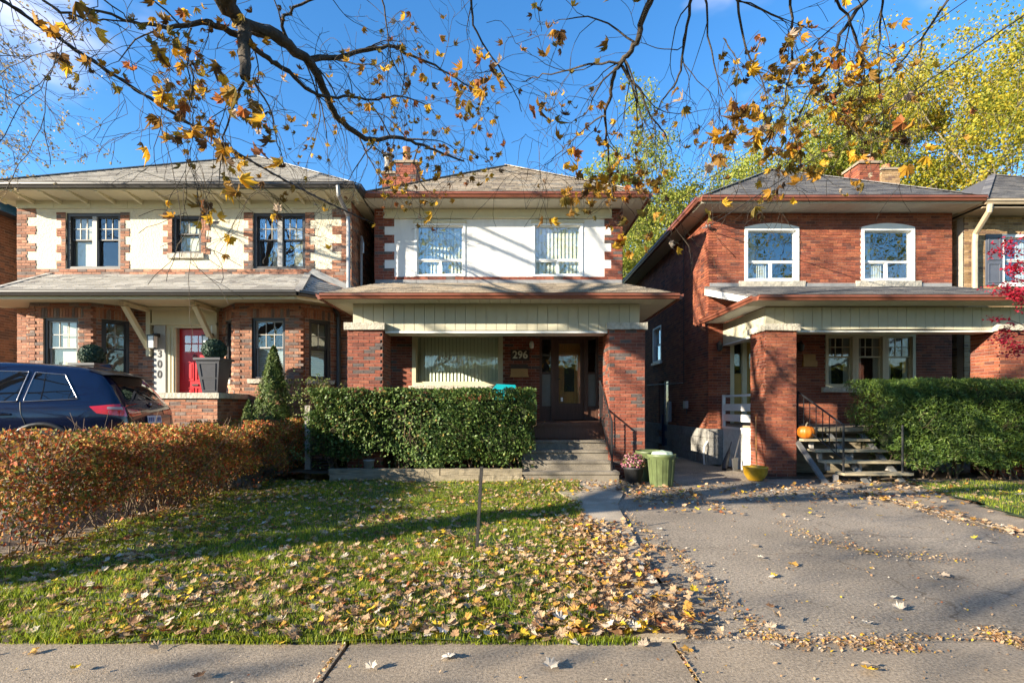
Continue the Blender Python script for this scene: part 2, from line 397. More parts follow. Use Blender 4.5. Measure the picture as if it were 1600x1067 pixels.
def shingle_face(pc, base, e0, e1, t1, t0, expo=.135, tab=.31, up=.012):
    """shingles on the plane through eave e0-e1 and top t0-t1 (e0 left of e1 seen from outside)"""
    e0, e1, t0, t1 = map(Vector, (e0, e1, t0, t1))
    u = (e1 - e0).normalized(); n = u.cross((t0 + t1) / 2 - (e0 + e1) / 2).normalized(); v = n.cross(u)
    S = ((t0 + t1) / 2 - e0).dot(v); rows = max(1, int(S / expo)); expo = S / rows
    W = (e1 - e0).length; a0, a1 = (t0 - e0).dot(u), (t1 - e0).dot(u)
    base.prism([e0, e1, t1, t0] if (t1 - t0).length > .02 else [e0, e1, t1], -n * .03)
    vt = (v * 1. - n * .11).normalized(); nt_ = u.cross(vt)
    for r in range(rows):
        f = (r + .5) / rows; xa = a0 * f; xb = W + (a1 - W) * f
        x = xa - rng.random() * tab
        while x < xb:
            ww = tab * (1 if rng.random() < .8 else .6)
            p, q = max(x, xa), min(x + ww - .006, xb)
            if q - p > .04:
                c = e0 + u * ((p + q) / 2) + v * ((r + .5) * expo + rng.uniform(-.004, .004)) + n * (up + rng.uniform(0, .004))
                pc.add(c, u, vt, nt_, q - p, expo + .02, .016)
            x += ww

# ------------------------------------------------------------------ windows
def window(wl, house, x0, x1, z0, z1, panes, fm, deep=.09, casing=.06, sash=.035, sashm=None, munt=None, backing=None, sill=None, glass=None, out=.0, sill_out=.06, sill_side=.08, room=.5):
    """panes: list of (x0,x1,z0,z1 as fractions of the clear opening, columns, rows, inset)"""
    mb = MB(); d0, d1 = -deep - .03, -deep + .05 + out
    wl.box(mb, x0, x0 + casing, z0, z1, d0, d1); wl.box(mb, x1 - casing, x1, z0, z1, d0, d1)
    wl.box(mb, x0 + casing, x1 - casing, z1 - casing, z1, d0, d1); wl.box(mb, x0 + casing, x1 - casing, z0, z0 + casing * .8, d0, d1)
    wn = mb.build('window', fm, house)
    ax, bx, az, bz = x0 + casing, x1 - casing, z0 + casing * .8, z1 - casing
    for (fa, fb, ga, gb, cols, rows, inset) in panes:
        a, b = ax + (bx - ax) * fa, ax + (bx - ax) * fb; c, d = az + (bz - az) * ga, az + (bz - az) * gb
        dd = -deep - inset; s = sash
        fr = MB()
        wl.box(fr, a, a + s, c, d, dd - .02, dd + .02); wl.box(fr, b - s, b, c, d, dd - .02, dd + .02)
        wl.box(fr, a + s, b - s, d - s, d, dd - .02, dd + .02); wl.box(fr, a + s, b - s, c, c + s, dd - .02, dd + .02)
        fr.build('sash', sashm or fm, wn)
        g = MB(); wl.box(g, a + s, b - s, c + s, d - s, dd - .006, dd - .002); g.build('pane', glass or M['glass'], wn)
        if cols > 1 or rows > 1:
            for i in range(1, cols):
                q = MB(); xx = a + s + (b - a - 2 * s) * i / cols; wl.box(q, xx - .009, xx + .009, c + s, d - s, dd - .001, dd + .010); q.build('muntin', munt or fm, wn)
            for j in range(1, rows):
                q = MB(); zz = c + s + (d - c - 2 * s) * j / rows; wl.box(q, a + s, b - s, zz - .009, zz + .009, dd, dd + .012); q.build('muntin', munt or fm, wn)
    if backing:
        for (bk, fa, fb, ga, gb) in backing:
            a, b = ax + (bx - ax) * fa, ax + (bx - ax) * fb; c, d = az + (bz - az) * ga, az + (bz - az) * gb
            dd = -deep - .065
            if bk == 'blind':
                q = MB(); wl.box(q, a, b, c, d, dd - .006, dd); q.build('blind', M['blind'], wn)
            elif bk == 'curtain':
                q = MB(); nn = 26
                fl = [wl.p(a + (b - a) * i / nn, c, dd + .018 * math.sin(i * 2.1)) for i in range(nn + 1)]
                q.add(fl + [p + Z * (d - c) for p in fl], [(i, i + 1, nn + 2 + i, nn + 1 + i) for i in range(nn)])
                q.build('curtain', M['curtain'], wn)
            elif bk == 'vertical':
                nn = int((b - a) / .085)
                for i in range(nn):
                    q = MB(); xx = a + (b - a) * (i + .5) / nn; th = .34
                    uu = (wl.u * math.cos(th) + wl.n * math.sin(th)); q.obox(wl.p(xx, (c + d) / 2, dd - .028), uu, Z, uu.cross(Z), .088, d - c, .003)
                    q.build('slat', M['blind_slat'], wn)
            elif bk == 'venetian':
                nn = int((d - c) / .045)
                for i in range(nn):
                    q = MB(); zz = c + (d - c) * (i + .5) / nn; q.obox(wl.p((a + b) / 2, zz, dd), wl.u, (Z + wl.n * .5).normalized(), wl.u.cross((Z + wl.n * .5).normalized()), b - a, .036, .003)
                    q.build('slat', M['white'], wn)
    # the unlit room behind the glass
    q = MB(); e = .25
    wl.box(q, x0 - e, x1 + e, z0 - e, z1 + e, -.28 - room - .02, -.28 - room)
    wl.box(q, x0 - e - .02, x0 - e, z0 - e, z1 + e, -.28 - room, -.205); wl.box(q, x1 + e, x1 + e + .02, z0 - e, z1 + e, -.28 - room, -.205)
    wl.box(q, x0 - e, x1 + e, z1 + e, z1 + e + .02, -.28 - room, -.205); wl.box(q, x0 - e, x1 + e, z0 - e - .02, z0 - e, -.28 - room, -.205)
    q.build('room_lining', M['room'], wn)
    if sill:
        q = MB(); wl.box(q, x0 - sill_side, x1 + sill_side, z0 - sill[1], z0 - .002, -.1, sill_out)
        sl_ = q.build('sill', sill[0], wn); rough_edges(sl_)
    return wn
def rough_edges(o, amt=.008, cuts=5):
    me = o.data; bm = bmesh.new(); bm.from_mesh(me)
    ed = sorted(bm.edges, key=lambda e: -e.calc_length())[:4]
    bmesh.ops.subdivide_edges(bm, edges=ed, cuts=cuts * 2, use_grid_fill=True)
    for v in bm.verts: v.co += Vector([rng.uniform(-amt, amt) for _ in range(3)])
    bm.to_mesh(me); bm.free()
def gutter(mb, a, b, out, h=.11, dpt=.11):
    """a K-style gutter running from a to b, 'out' pointing away from the roof"""
    a, b, out = Vector(a), Vector(b), Vector(out)
    prof = [(0, 0), (dpt * .6, 0), (dpt * .75, h * .35), (dpt, h * .55), (dpt, h * .9), (dpt + .012, h), (dpt - .02, h), (dpt - .02, h * .85), (0, h * .85)]
    mb.prism([a + out * p[0] + Z * p[1] for p in prof], b - a); return mb
def words(txt, size, m, loc, rz=0., depth=.006, name='lettering', parent=None, font_w=1.0):
    cu = bpy.data.curves.new('t', 'FONT'); cu.body = txt; cu.size = size; cu.extrude = depth; cu.offset = size * .022; cu.align_x = 'CENTER'; cu.align_y = 'CENTER'
    o = bpy.data.objects.new('t', cu); COL.objects.link(o); dg = bpy.context.evaluated_depsgraph_get()
    me = bpy.data.meshes.new_from_object(o.evaluated_get(dg)); bpy.data.objects.remove(o)
    me.materials.clear(); me.materials.append(m)
    mt = Matrix.Translation(loc) @ Matrix.Rotation(rz, 4, 'Z') @ Matrix.Rotation(R(90), 4, 'X') @ Matrix.Diagonal((font_w, 1, 1, 1))
    me.transform(mt); return put(name, me, parent)
def hip_roof(house, x0, x1, ye, ze, pitch, yback, sm, gm, soffit_z, limit=140, gut=True, left_g=True):
    """hip roof over an eave rectangle; shingles on the street face"""
    half = (x1 - x0) / 2; ya = ye + half; za = ze + half * pitch; xm = (x0 + x1) / 2; yb = yback - half
    ap, ab = Vector((xm, ya, za)), Vector((xm, max(yb, ya + .5), za))
    e = [Vector((x0, ye, ze)), Vector((x1, ye, ze)), Vector((x1, yback, ze)), Vector((x0, yback, ze))]
    mb = MB(); pc = Pieces()
    shingle_face(pc, mb, e[0], e[1], ap, ap, .14)
    mb.add([e[1], e[2], ab, ap], [(0, 1, 2, 3)]); mb.add([e[0], e[3], ab, ap], [(3, 2, 1, 0)]); mb.add([e[2], e[3], ab], [(0, 1, 2)])
    rf = mb.build('roof', sm, house, fix=False)
    pc.finish('shingle', 'shingle_courses', sm, rf, limit)
    # hip caps
    for a, b in ((e[0], ap), (e[1], ap)):
        q = MB(); d = (b - a); L = d.length; nn = int(L / .22)
        for i in range(nn):
            p = a + d * ((i + .5) / nn); q.obox(p + Z * .03, d.normalized(), d.cross(Z).normalized(), d.cross(Z).normalized().cross(d.normalized()), .25, .17, .02)
        q.build('hip_cap', sm, rf)
    g = MB()
    gutter(g, (x0, ye, ze - .10), (x1, ye, ze - .10), (0, -1, 0))
    gutter(g, (x1, ye, ze - .10), (x1, yback, ze - .10), (1, 0, 0))
    if left_g: gutter(g, (x0, yback, ze - .10), (x0, ye, ze - .10), (-1, 0, 0))
    g.build('gutter', gm, house)
    return rf
def boards(pc_name, house, pts_axis, n, m, place):
    for i in range(n):
        q = MB(); place(q, i); q.build(pc_name, m, house)

# ------------------------------------------------------------------ the ground
M['soil'] = mat('leafy_soil', (.085, .062, .038), .95, .4, 7, .8, 40)
M['turf'] = mat('turf', (.062, .095, .020), .95, .45, 5, .8, 60)
M['asphalt_drive'] = mat('worn_asphalt', (.325, .268, .205), .95, .55, 48, .5, 110, stain=.34, sscale=.75, crack=.5)
M['asphalt'] = mat('road_asphalt', (.06, .06, .06), .95, .25, 20, .6, 180)
def lawn_z(x, y): return .012 + .018 * math.sin(x * 1.7 + .4) * math.cos(y * 1.3) + .012 * math.sin(x * 4.1 + y * 3.3)
def pad_z(x, y):
    t = min(1, max(0, (y - 3.6) / 3.0)); t = t * t * (3 - 2 * t); s = min(1, max(0, (-4.75 - x) / .8)); return .36 * t * s * s * (3 - 2 * s)
def sheet(x0, x1, y0, y1, nx, ny, fz, keep=None):
    mb = MB(); xs = [x0 + (x1 - x0) * i / nx for i in range(nx + 1)]; ys = [y0 + (y1 - y0) * j / ny for j in range(ny + 1)]
    vs = [(x, y, fz(x, y)) for y in ys for x in xs]; fs = []
    for j in range(ny):
        for i in range(nx):
            if keep is None or keep((xs[i] + xs[i + 1]) / 2, (ys[j] + ys[j + 1]) / 2): fs.append((j * (nx + 1) + i, j * (nx + 1) + i + 1, (j + 1) * (nx + 1) + i + 1, (j + 1) * (nx + 1) + i))
    mb.add(vs, fs); return mb
struct('ground', MB().add([(-500, -500, -.06), (500, -500, -.06), (500, 500, -.06), (-500, 500, -.06)], [(0, 1, 2, 3)]), M['turf'])
struct('road', MB().box(-200, 200, -10.2, -2.2, -.3, -.05), M['asphalt'])
mbk = MB()
mbk.box(-200, 200, -2.2, -2.03, -.3, .03); mbk.box(-200, 200, -10.4, -10.2, -.3, .03)
struct('kerb', mbk, M['concrete'])
struct('verge', sheet(-60, 60, -2.03, 1.28, 60, 4, lambda x, y: -.01), M['turf'])
# pavement of poured slabs, each its own piece with a joint between
def pavement_y(x): return 3.055 - .008 * x
sw = struct('pavement', MB().box(-60, 60, 1.3, 3.0, -.2, -.055), M['soil'])
joints = [-30, -22, -14.5, -9.6, -7.4, -5.25, -3.1, -.965, .955, 2.95, 5.1, 7.3, 9.5, 15, 22, 30]
for a, b in zip(joints[:-1], joints[1:]):
    q = MB(); e = .012; sk = .016; top = rng.uniform(-.004, .004)
    y1a, y1b = pavement_y(a), pavement_y(b)
    q.prism([(a + e - sk, 1.32, top), (b - e - sk, 1.32, top), (b - e, y1b, top), (a + e, y1a, top)], (0, 0, -.1))
    o = q.build('slab', M['concrete'], sw)
# lawn in front of the middle house
def walk_left(y): return .50 + (y - 3.05) * .108
def walk_right(y): return 1.05 + (y - 3.05) * .104
struct('lawn', sheet(-4.75, 1.45, 3.02, 9.62, 62, 66, lawn_z, lambda x, y: x < walk_left(y) + .1), M['turf'])
struct('garden_bed', sheet(-4.75, .28, 9.55, 10.6, 20, 6, lambda x, y: .16 + .02 * math.sin(x * 9)), M['soil'])
# concrete walk to the steps in separate slabs
wk = struct('walkway', MB().box(.7, 1.9, 7.0, 9.5, -.2, -.05), M['soil'])
ys = [3.07, 4.45, 5.85, 7.2, 8.45, 9.56]
for a, b in zip(ys[:-1], ys[1:]):
    q = MB(); t = .018 + rng.uniform(-.004, .004)
    fl = lambda y: walk_left(y) - (0.0 if y < 8.4 else .35); fr = lambda y: walk_right(y) + (0 if y < 8.4 else .25)
    q.prism([(fl(a), a + .012, t), (fr(a), a + .012, t), (fr(b), b - .012, t), (fl(b), b - .012, t)], (0, 0, -.1)); q.build('slab', M['concrete_old'], wk)
# shared drive, worn asphalt
def drive_z(x, y): return -.001 + .006 * math.sin(x * .9 + 1) * math.sin(y * .8) - .012 * math.exp(-((x - 4.2) ** 2 / 2 + (y - 5.2) ** 2 / .5))
struct('driveway', sheet(1.0, 16, 3.02, 26, 75, 110, drive_z, lambda x, y: x > walk_right(y) - .06 and not (y > 9.9 and x > 4.9) and not (x > 5.75 and y < 9.2) and not (y > 12 and x > 4.7)), M['asphalt_drive'])
def far_right(y): return max(6.1, 6.33 + (y - 6.33) * .28)
fw = struct('far_walk', MB().box(5.62, 6.0, 3.1, 9.3, -.2, -.05), M['soil'])
fy = [3.08, 4.4, 5.7, 7.0, 8.2, 9.3]
for a, b in zip(fy[:-1], fy[1:]):
    q = MB(); t = .02 + rng.uniform(-.003, .003); q.prism([(5.6, a + .01, t), (far_right(a), a + .01, t), (far_right(b), b - .01, t), (5.6, b - .01, t)], (0, 0, -.1)); q.build('slab', M['concrete'], fw)
struct('side_lawn', sheet(6.1, 14, 3.1, 9.3, 50, 36, lambda x, y: .02 + lawn_z(x, y), lambda x, y: x > far_right(y) - .06), M['turf'])
struct('house_bed', sheet(4.9, 14, 9.25, 12.6, 30, 10, lambda x, y: .004 + .012 * math.sin(7 * x), lambda x, y: x > 6.9 or y > 10), M['soil'])
struct('neighbour_drive', sheet(-26, -4.45, 3.02, 12.2, 90, 50, lambda x, y: pad_z(x, y) - .004), M['asphalt_drive'])
M['moss'] = mat('drive_crack_moss', (.075, .075, .02), .95, .4, 12, .5, 60)

# ------------------------------------------------------------------ left neighbour beyond
h0 = thing('brick_house', 'dark brown brick house with a blue roof edge at the far left', 'house', (-16, 14, .3))
w0 = Wall((-12.3, 12.2, 0), (0, 1, 0)); pc = Pieces()
mb = MB(); w0.slab(mb, 0, 10, .2, 6.0, [], -.2, 0); mb.box(-20, -12.3, 12.2, 12.4, .2, 6.0); mb.box(-20, -19.8, 12.4, 22.2, .2, 6)
wl_ = mb.build('wall', M['mortar_red'], h0)
lay(pc, w0, 0, 6.0, .3, 6.0); lay(pc, Wall((-15, 12.2, 0), (1, 0, 0)), 0, 2.7, .3, 6.0); pc.finish('brick', 'brick_courses', M['brick0'], wl_, 100)
M['blue_metal'] = mat('blue_fascia', (.02, .09, .20), .4, .1, 5)
MB().box(-20.4, -11.95, 11.9, 22.5, 6.0, 6.05).build('soffit', M['dark_trim'], h0)
mb = MB(); mb.box(-11.96, -11.9, 11.85, 22.5, 5.98, 6.28); mb.box(-20.4, -11.96, 11.85, 11.9, 5.98, 6.28); mb.build('fascia', M['blue_metal'], h0)
mb = MB(); A = [Vector(p) for p in ((-20.4, 11.85, 6.28), (-11.9, 11.85, 6.28), (-11.9, 22.5, 6.28), (-20.4, 22.5, 6.28), (-16.1, 15.8, 8.4), (-16.1, 18.6, 8.4))]
mb.add(A, [(0, 1, 4), (1, 2, 5, 4), (2, 3, 5), (3, 0, 4, 5)]); mb.build('roof', M['blue_metal'], h0, fix=False)

# ------------------------------------------------------------------ house 300, cream stucco over brown brick
h1 = thing('brick_house', 'wide cream stucco and brown brick house with a red front door', 'house', (-7.6, 11.8, .3))
Y1 = 11.8; W1 = Wall((0, Y1, 0), (1, 0, 0)); pc = Pieces(); mort = MB()
uw = [(-10.28, -9.02, 4.57, 5.86), (-7.83, -7.16, 4.92, 5.80), (-5.97, -4.76, 4.57, 5.86)]
mb = MB(); W1.slab(mb, -11.4, -3.7, 4.57, 6.13, uw, -.2, 0); st = mb.build('stucco_panel', M['stucco'], h1)
dh = (-7.72, -6.99, 1.22, 3.2)
mb = MB(); W1.slab(mb, -11.4, -3.7, .2, 4.57, [dh], -.2, 0)
Wr = Wall((-3.7, Y1, 0), (0, 1, 0)); Wr.slab(mb, .0, 10, .2, 6.13, [], -.2, 0)
mb.box(-11.4, -11.2, Y1 + .2, 21.6, .2, 6.13); mb.box(-11.2, -3.9, 21.6, 21.8, .2, 6.13)
lay(pc, W1, -11.4, -3.7, 4.43, 4.563); lay(pc, W1, -11.4, -10.6, 3.70, 4.43); lay(pc, W1, -4.75, -3.7, 3.70, 4.43)
lay(pc, Wr, 0, 4.0, .3, 6.1)
quoin(pc, mort, W1, -11.4, 1, 4.57, 5.95, .23, .44); quoin(pc, mort, W1, -3.7, -1, 4.57, 5.95, .23, .44)
for (a, b, c, d), bl in zip(uw, (3, 2, 3)):
    zz = 5.87 if bl == 3 else 5.86
    quoin(pc, mort, W1, a, -1, c if bl == 3 else c - .02, zz, .10, .21, bl); quoin(pc, mort, W1, b, 1, c if bl == 3 else c - .02, zz, .10, .21, bl)
# ground floor: two canted bays and the entrance wall between
s2 = math.sqrt(.5); BZ0, BZ1 = .3, 3.66
lay(pc, W1, -11.4, -11.14, BZ0, BZ1); lay(pc, W1, -8.61, -6.66, BZ0, BZ1, [(-8.26, -6.76, 0, 3.62)]); lay(pc, W1, -4.02, -3.7, BZ0, BZ1)
bays = []
for bi, (xa, xb) in enumerate(((-10.54, -9.21), (-6.06, -4.62))):
    L = .6 / s2
    bays.append((Wall((xa - .6, 11.8, 0), (s2, -s2, 0)), L, (.22, .62)))
    bays.append((Wall((xa, 11.2, 0), (1, 0, 0)), xb - xa, (.29, 1.05) if bi == 0 else (.37, 1.10)))
    bays.append((Wall((xb, 11.2, 0), (s2, s2, 0)), L, (.18, .68)))
bms = [MB(), MB()]; holes = []
for bi, (wl, L, (a, b)) in enumerate(bays):
    h = (a, b, 2.0, 3.34); holes.append(h)
    wl.slab(bms[bi // 3], 0, L, BZ0 - .1, BZ1, [h], -.2, 0)
    lay(pc, wl, 0, L, BZ0, BZ1, [h, (a - .1, b + .1, 3.34, 3.56)]); soldier(pc, wl, a - .1, b + .1, 3.34, 3.56)
    n = int((BZ1 - BZ0) / (BH + JT)); ch = (BZ1 - BZ0) / round((BZ1 - BZ0) / (BH + JT))
    if abs(wl.u.y) < .01:                       # toothed corners: every other course runs past the corner
        for k in range(0, n, 2):
            for xx, sgn in ((0, -1), (L, 1)):
                pc.add(wl.p(xx - sgn * .03, BZ0 + (k + .5) * ch, -.022), wl.u, Z, wl.n, .19, ch - JT, .09)
wall1 = mb.build('wall', M['mortar'], h1)
[q.build('bay_wall', M['mortar'], h1) for q in bms]; mort.build('mortar_bed', M['mortar'], wall1)
pc.finish('brick', 'brick_courses', M['brick1'], wall1, 290)
sash2 = [(0, .47, 0, .56, 1, 1, .03), (0, .47, .53, 1, 3, 2, .0), (.53, 1, 0, .56, 1, 1, .03), (.53, 1, .53, 1, 3, 2, .0)]
DT = M['dark_trim']; GP = M['grey_panel']
M['sash_grey'] = mat('grey_sash', (.34, .33, .32), .5, .05, 4); M['muntin_pale'] = mat('pale_muntin', (.36, .34, .30), .5, .05, 4)
window(W1, h1, *uw[0], sash2, DT, .10, .075, .03, DT, M['muntin_pale'], [('blind', 0, .47, 0, 1)], glass=M['glass_dim'], out=.02)
window(W1, h1, *uw[1], [(0, 1, 0, .56, 1, 1, .02), (0, 1, .53, 1, 2, 1, 0)], DT, .10, .07, .03, DT, M['muntin_pale'], [('blind', 0, 1, 0, 1)], (M['stone'], .115), glass=M['glass_dim'], out=.02)
window(W1, h1, *uw[2], sash2, DT, .10, .075, .03, DT, M['muntin_pale'], [('blind', .75, 1, 0, .8), ('curtain', .3, .47, 0, 1)], out=.02)
for wx in ((-9.70, -9.60), (-5.42, -5.31)):
    q = MB(); W1.box(q, wx[0], wx[1], 4.63, 5.79, -.12, -.035); q.build('mullion', M['sash_grey'], h1)
for (wl, L, (a, b)), i in zip(bays, range(6)):
    narrow = i in (0, 2, 3, 5)
    ps = [(0, 1, 0, .54, 1, 1, .03), (0, 1, .51, 1, 2 if narrow else 3, 2, 0)]
    bk = {1: [('blind', 0, 1, 0, 1)], 2: [], 4: [('venetian', 0, 1, 0, .55)], 5: [('venetian', 0, 1, 0, .5)]}.get(i, [])
    window(wl, h1, a, b, 2.0, 3.34, ps, DT, .09, .06, .03, M['sash_grey'] if not narrow else DT, M['muntin_pale'], bk, (M['stone'], .10), glass=M['glass_dim'], out=.01, room=.22)
# upper eave: soffit, rafters, frieze, gutter
E1 = 11.2
MB().box(-11.8, -3.42, E1, 21.9, 6.135, 6.16).build('soffit', M['cream'], h1)
for i in range(14):
    x = -11.62 + i * .622; q = MB(); q.prism([(x - .03, E1 + .03, 6.133), (x - .03, E1 + .03, 6.112), (x - .03, Y1 - .035, 6.04), (x - .03, Y1 - .035, 6.133)], (.06, 0, 0)); q.build('rafter', M['cream'], h1)
xs = [-11.4 + i * .8556 for i in range(10)]
for a, b in zip(xs[:-1], xs[1:]):
    q = MB(); W1.box(q, a + .004, b - .004, 5.955, 6.133, -.02, .032); q.build('frieze_board', M['cream'], h1)
hip_roof(h1, -11.8, -3.42, E1, 6.26, .628, 21.9, M['shingle1'], M['gutter_dark'], 6.13, 170)
# skirt roof over the ground floor with canted ends
mb = MB(); ps = Pieces(); zt = 4.43; ze = 3.70
el, er = Vector((-10.8, 10.4, ze)), Vector((-4.36, 10.4, ze)); tl, tr = Vector((-10.66, Y1 - .01, zt)), Vector((-4.70, Y1 - .01, zt))
shingle_face(ps, mb, el, er, tr, tl, .135)
cr_, cl_ = Vector((-3.42, 11.36, ze)), Vector((-11.75, 11.36, ze)); wr_, wl2 = Vector((-3.58, Y1 - .01, 3.96)), Vector((-11.5, Y1 - .01, 3.96))
shingle_face(ps, mb, er, cr_, wr_, tr, .135); shingle_face(ps, mb, cl_, el, tl, wl2, .135)
rf = mb.build('skirt_roof', M['shingle1'], h1, fix=False); ps.finish('shingle', 'shingle_courses', M['shingle1'], rf, 290)
for a, b in ((er, tr), (el, tl)):
    q = MB(); d = b - a; nn = 9
    for i in range(nn): q.obox(a + d * (i + .5) / nn + Z * .03, d.normalized(), d.cross(Z).normalized(), d.cross(Z).normalized().cross(d.normalized()), .2, .15, .02)
    q.build('hip_cap', M['shingle1'], rf)
q = MB(); q.prism([tr + Vector((0, -.012, .02)), wr_ + Vector((.0, -.012, .04)), wr_ + Vector((0, -.012, .16)), tr + Vector((.12, -.012, .14))], (0, -.01, 0)); q.build('flashing', M['flash'], h1)
MB().prism([el, er, cr_, (-3.42, Y1, ze), (-11.75, Y1, ze), cl_][::-1], (0, 0, -.03)).build('porch_soffit', M['cream'], h1)
g = MB(); g.box(0, 0, 0, 0, 0, 0); g = MB()
gutter(g, el + Vector((0, 0, -.05)), er + Vector((0, 0, -.05)), (0, -1, 0), .10, .10)
for a, b in ((er, cr_), (cl_, el)):
    o = (b - a).cross(Z).normalized(); gutter(g, a + Vector((0, 0, -.05)), b + Vector((0, 0, -.05)), o, .10, .10)
g.build('gutter', M['gutter_dark'], h1)
# small fascia under the gutter
q = MB(); q.bar(el + Vector((.1, .06, -.07)), er + Vector((-.05, .06, -.07)), .03, .08); q.bar(er + Vector((-.05, .06, -.07)), cr_ + Vector((-.05, .04, -.07)), .03, .08); q.build('fascia', M['cream'], h1)
# entrance
q = MB()
W1.box(q, -8.23, -6.77, 3.30, 3.60, 0, .10); W1.box(q, -8.28, -6.72, 3.60, 3.66, 0, .15); W1.box(q, -8.25, -6.75, 3.26, 3.30, 0, .13); q.build('door_header', M['cream'], h1)
q = MB(); W1.box(q, -8.20, -7.94, .6, 3.26, 0, .07); q.build('pilaster', GP, h1)
q = MB(); W1.box(q, -6.99 + .09, -6.77, .6, 3.26, 0, .07); q.build('pilaster', M['white'], h1)
q = MB(); W1.box(q, -7.94, -7.72, .6, 3.26, 0, .045); W1.box(q, -7.88, -7.84, .6, 3.2, .045, .06); W1.box(q, -7.80, -7.76, .6, 3.24, .045, .065); W1.box(q, -6.99, -6.90, .6, 3.26, 0, .05); W1.box(q, -7.72, -6.99, 3.2, 3.26, -.15, .045); q.build('door_casing', M['cream'], h1)
q = MB(); W1.box(q, dh[0], dh[1], dh[2], dh[3], -.14, -.09)
for (a, b, c, d) in ((.12, .46, .10, .62), (.54, .88, .10, .62), (.12, .46, .78, 1.22), (.54, .88, .78, 1.22)):
    x0, x1, z0, z1 = dh[0] + .73 * a, dh[0] + .73 * b, dh[2] + c, dh[2] + d
    W1.box(q, x0, x0 + .02, z0, z1, -.09, -.075); W1.box(q, x1 - .02, x1, z0, z1, -.09, -.075); W1.box(q, x0 + .02, x1 - .02, z1 - .02, z1, -.09, -.075); W1.box(q, x0 + .02, x1 - .02, z0, z0 + .02, -.09, -.075)
    W1.box(q, x0 + .05, x1 - .05, z0 + .05, z1 - .05, -.09, -.08)
dr = q.build('door', M['red_door'], h1)
for i in range(3):
    for j in range(2):
        q = MB(); x = dh[0] + .13 + i * .16; z = dh[2] + 1.45 + j * .2; W1.box(q, x, x + .135, z, z + .17, -.092, -.086); q.build('pane', M['glass'], dr)
q = MB(); W1.box(q, dh[0] + .30, dh[0] + .44, dh[2] + .66, dh[2] + .70, -.09, -.07); q.build('letter_slot', M['black_metal'], dr)
q = MB(); q.tube([W1.p(dh[0] + .365 + .04 * math.cos(t), dh[2] + 1.32 + .06 * math.sin(t), -.07) for t in np.linspace(0, 6.28, 13)], .011, 5); q.build('knocker', M['black_metal'], dr)
for i, ch_ in enumerate('300'):
    words(ch_, .24, M['black_metal'], W1.p(-8.07, 2.60 - i * .235, .0745), depth=.003, name='house_number', parent=h1, font_w=.9)
for bx_ in (-8.32, -6.80):
    q = MB(); q.box(bx_ - .05, bx_ + .05, Y1 - .10, Y1 - .012, 2.55, 3.62); q.bar((bx_, Y1 - .06, 2.72), (bx_, 10.98, 3.57), .09, .10, Vector((1, 0, 0))); q.box(bx_ - .05, bx_ + .05, 10.9, Y1 - .1, 3.56, 3.64)
    q.build('bracket', M['cream'], h1)
q = MB(); q.tube([(-3.78, 11.12, 6.2), (-3.78, 11.16, 6.0), (-3.74, 11.68, 5.75), (-3.74, 11.70, 5.5), (-3.74, 11.70, 4.1)], .045, 8); q.build('downspout', M['grey_metal'], h1)
q = MB(); q.tube([(-3.98, 11.5, 3.6), (-3.96, 11.70, 3.45), (-3.96, 11.70, .3)], .05, 8); q.build('downspout', M['dark_trim'], h1)
q = MB(); q.tube([(-3.62, 12.3, 3.8), (-3.62, 12.3, 5.35), (-3.60, 12.25, 5.45), (-3.55, 12.2, 5.3), (-3.55, 12.2, 5.05)], .03, 6); q.build('vent_pipe', M['grey_metal'], h1)
# brick landing with stone cap beside the door
q = MB(); q.box(-8.9, -5.81, 10.1, 11.2, .2, 1.56); lw = q.build('landing_wall', M['mortar'], h1)
pl = Pieces(); wq = Wall((0, 10.1, 0), (1, 0, 0)); lay(pl, wq, -8.9, -5.81, .35, 1.56); lay(pl, Wall((-5.81, 10.1, 0), (0, 1, 0)), 0, 1.1, .35, 1.56); pl.finish('brick', 'brick_courses', M['brick1'], lw, 120)
q = MB(); q.box(-8.95, -5.76, 10.05, 11.78, 1.56, 1.67); q.build('landing_slab', M['stone'], h1)

# ------------------------------------------------------------------ house 296, white stucco over red brick, porch on brick piers
M['step'] = mat('weathered_step', (.27, .235, .185), .95, .3, 70, .3, 150, stain=.35, sscale=3)
h2 = thing('brick_house', 'white stucco and red brick house numbered 296 between its two neighbours', 'house', (-.3, 12.3, 0))
Y2 = 12.3; W2 = Wall((0, Y2, 0), (1, 0, 0)); pc = Pieces(); mort = MB()
XL, XR = -3.30, 2.65
uw = [(-2.34, -1.12, 4.52, 5.80), (.49, 1.70, 4.52, 5.80)]
mb = MB(); W2.slab(mb, XL, XR, 4.50, 6.14, uw, -.2, 0); mb.build('stucco_panel', M['white_wall'], h2)
pw = (-2.40, -.22, 1.90, 3.18); dd2 = (.66, 2.08, 1.06, 3.12)
mb = MB(); W2.slab(mb, XL, XR, .0, 4.50, [pw, dd2], -.2, 0)
Wr = Wall((XR, Y2, 0), (0, 1, 0)); Wr.slab(mb, 0, 10, 0, 6.14, [], -.2, 0); mb.box(XL, XL + .2, Y2 + .2, 22.3, 0, 6.14); mb.box(XL + .2, XR - .2, 22.1, 22.3, 0, 6.14)
wall2 = mb.build('wall', M['mortar_red'], h2)
lay(pc, W2, XL, XR, .9, 3.5, [pw, dd2]); lay(pc, Wr, 0, 6.0, 0, 6.1); lay(pc, W2, XL, XR, 4.435, 4.515, (), .016)
lay(pc, Wall((XL, 14.3, 0), (0, -1, 0)), 0, 2, 3.5, 6.1)
quoin(pc, mort, W2, XL, 1, 4.515, 5.92, .24, .47); quoin(pc, mort, W2, XR, -1, 4.515, 5.92, .27, .43)
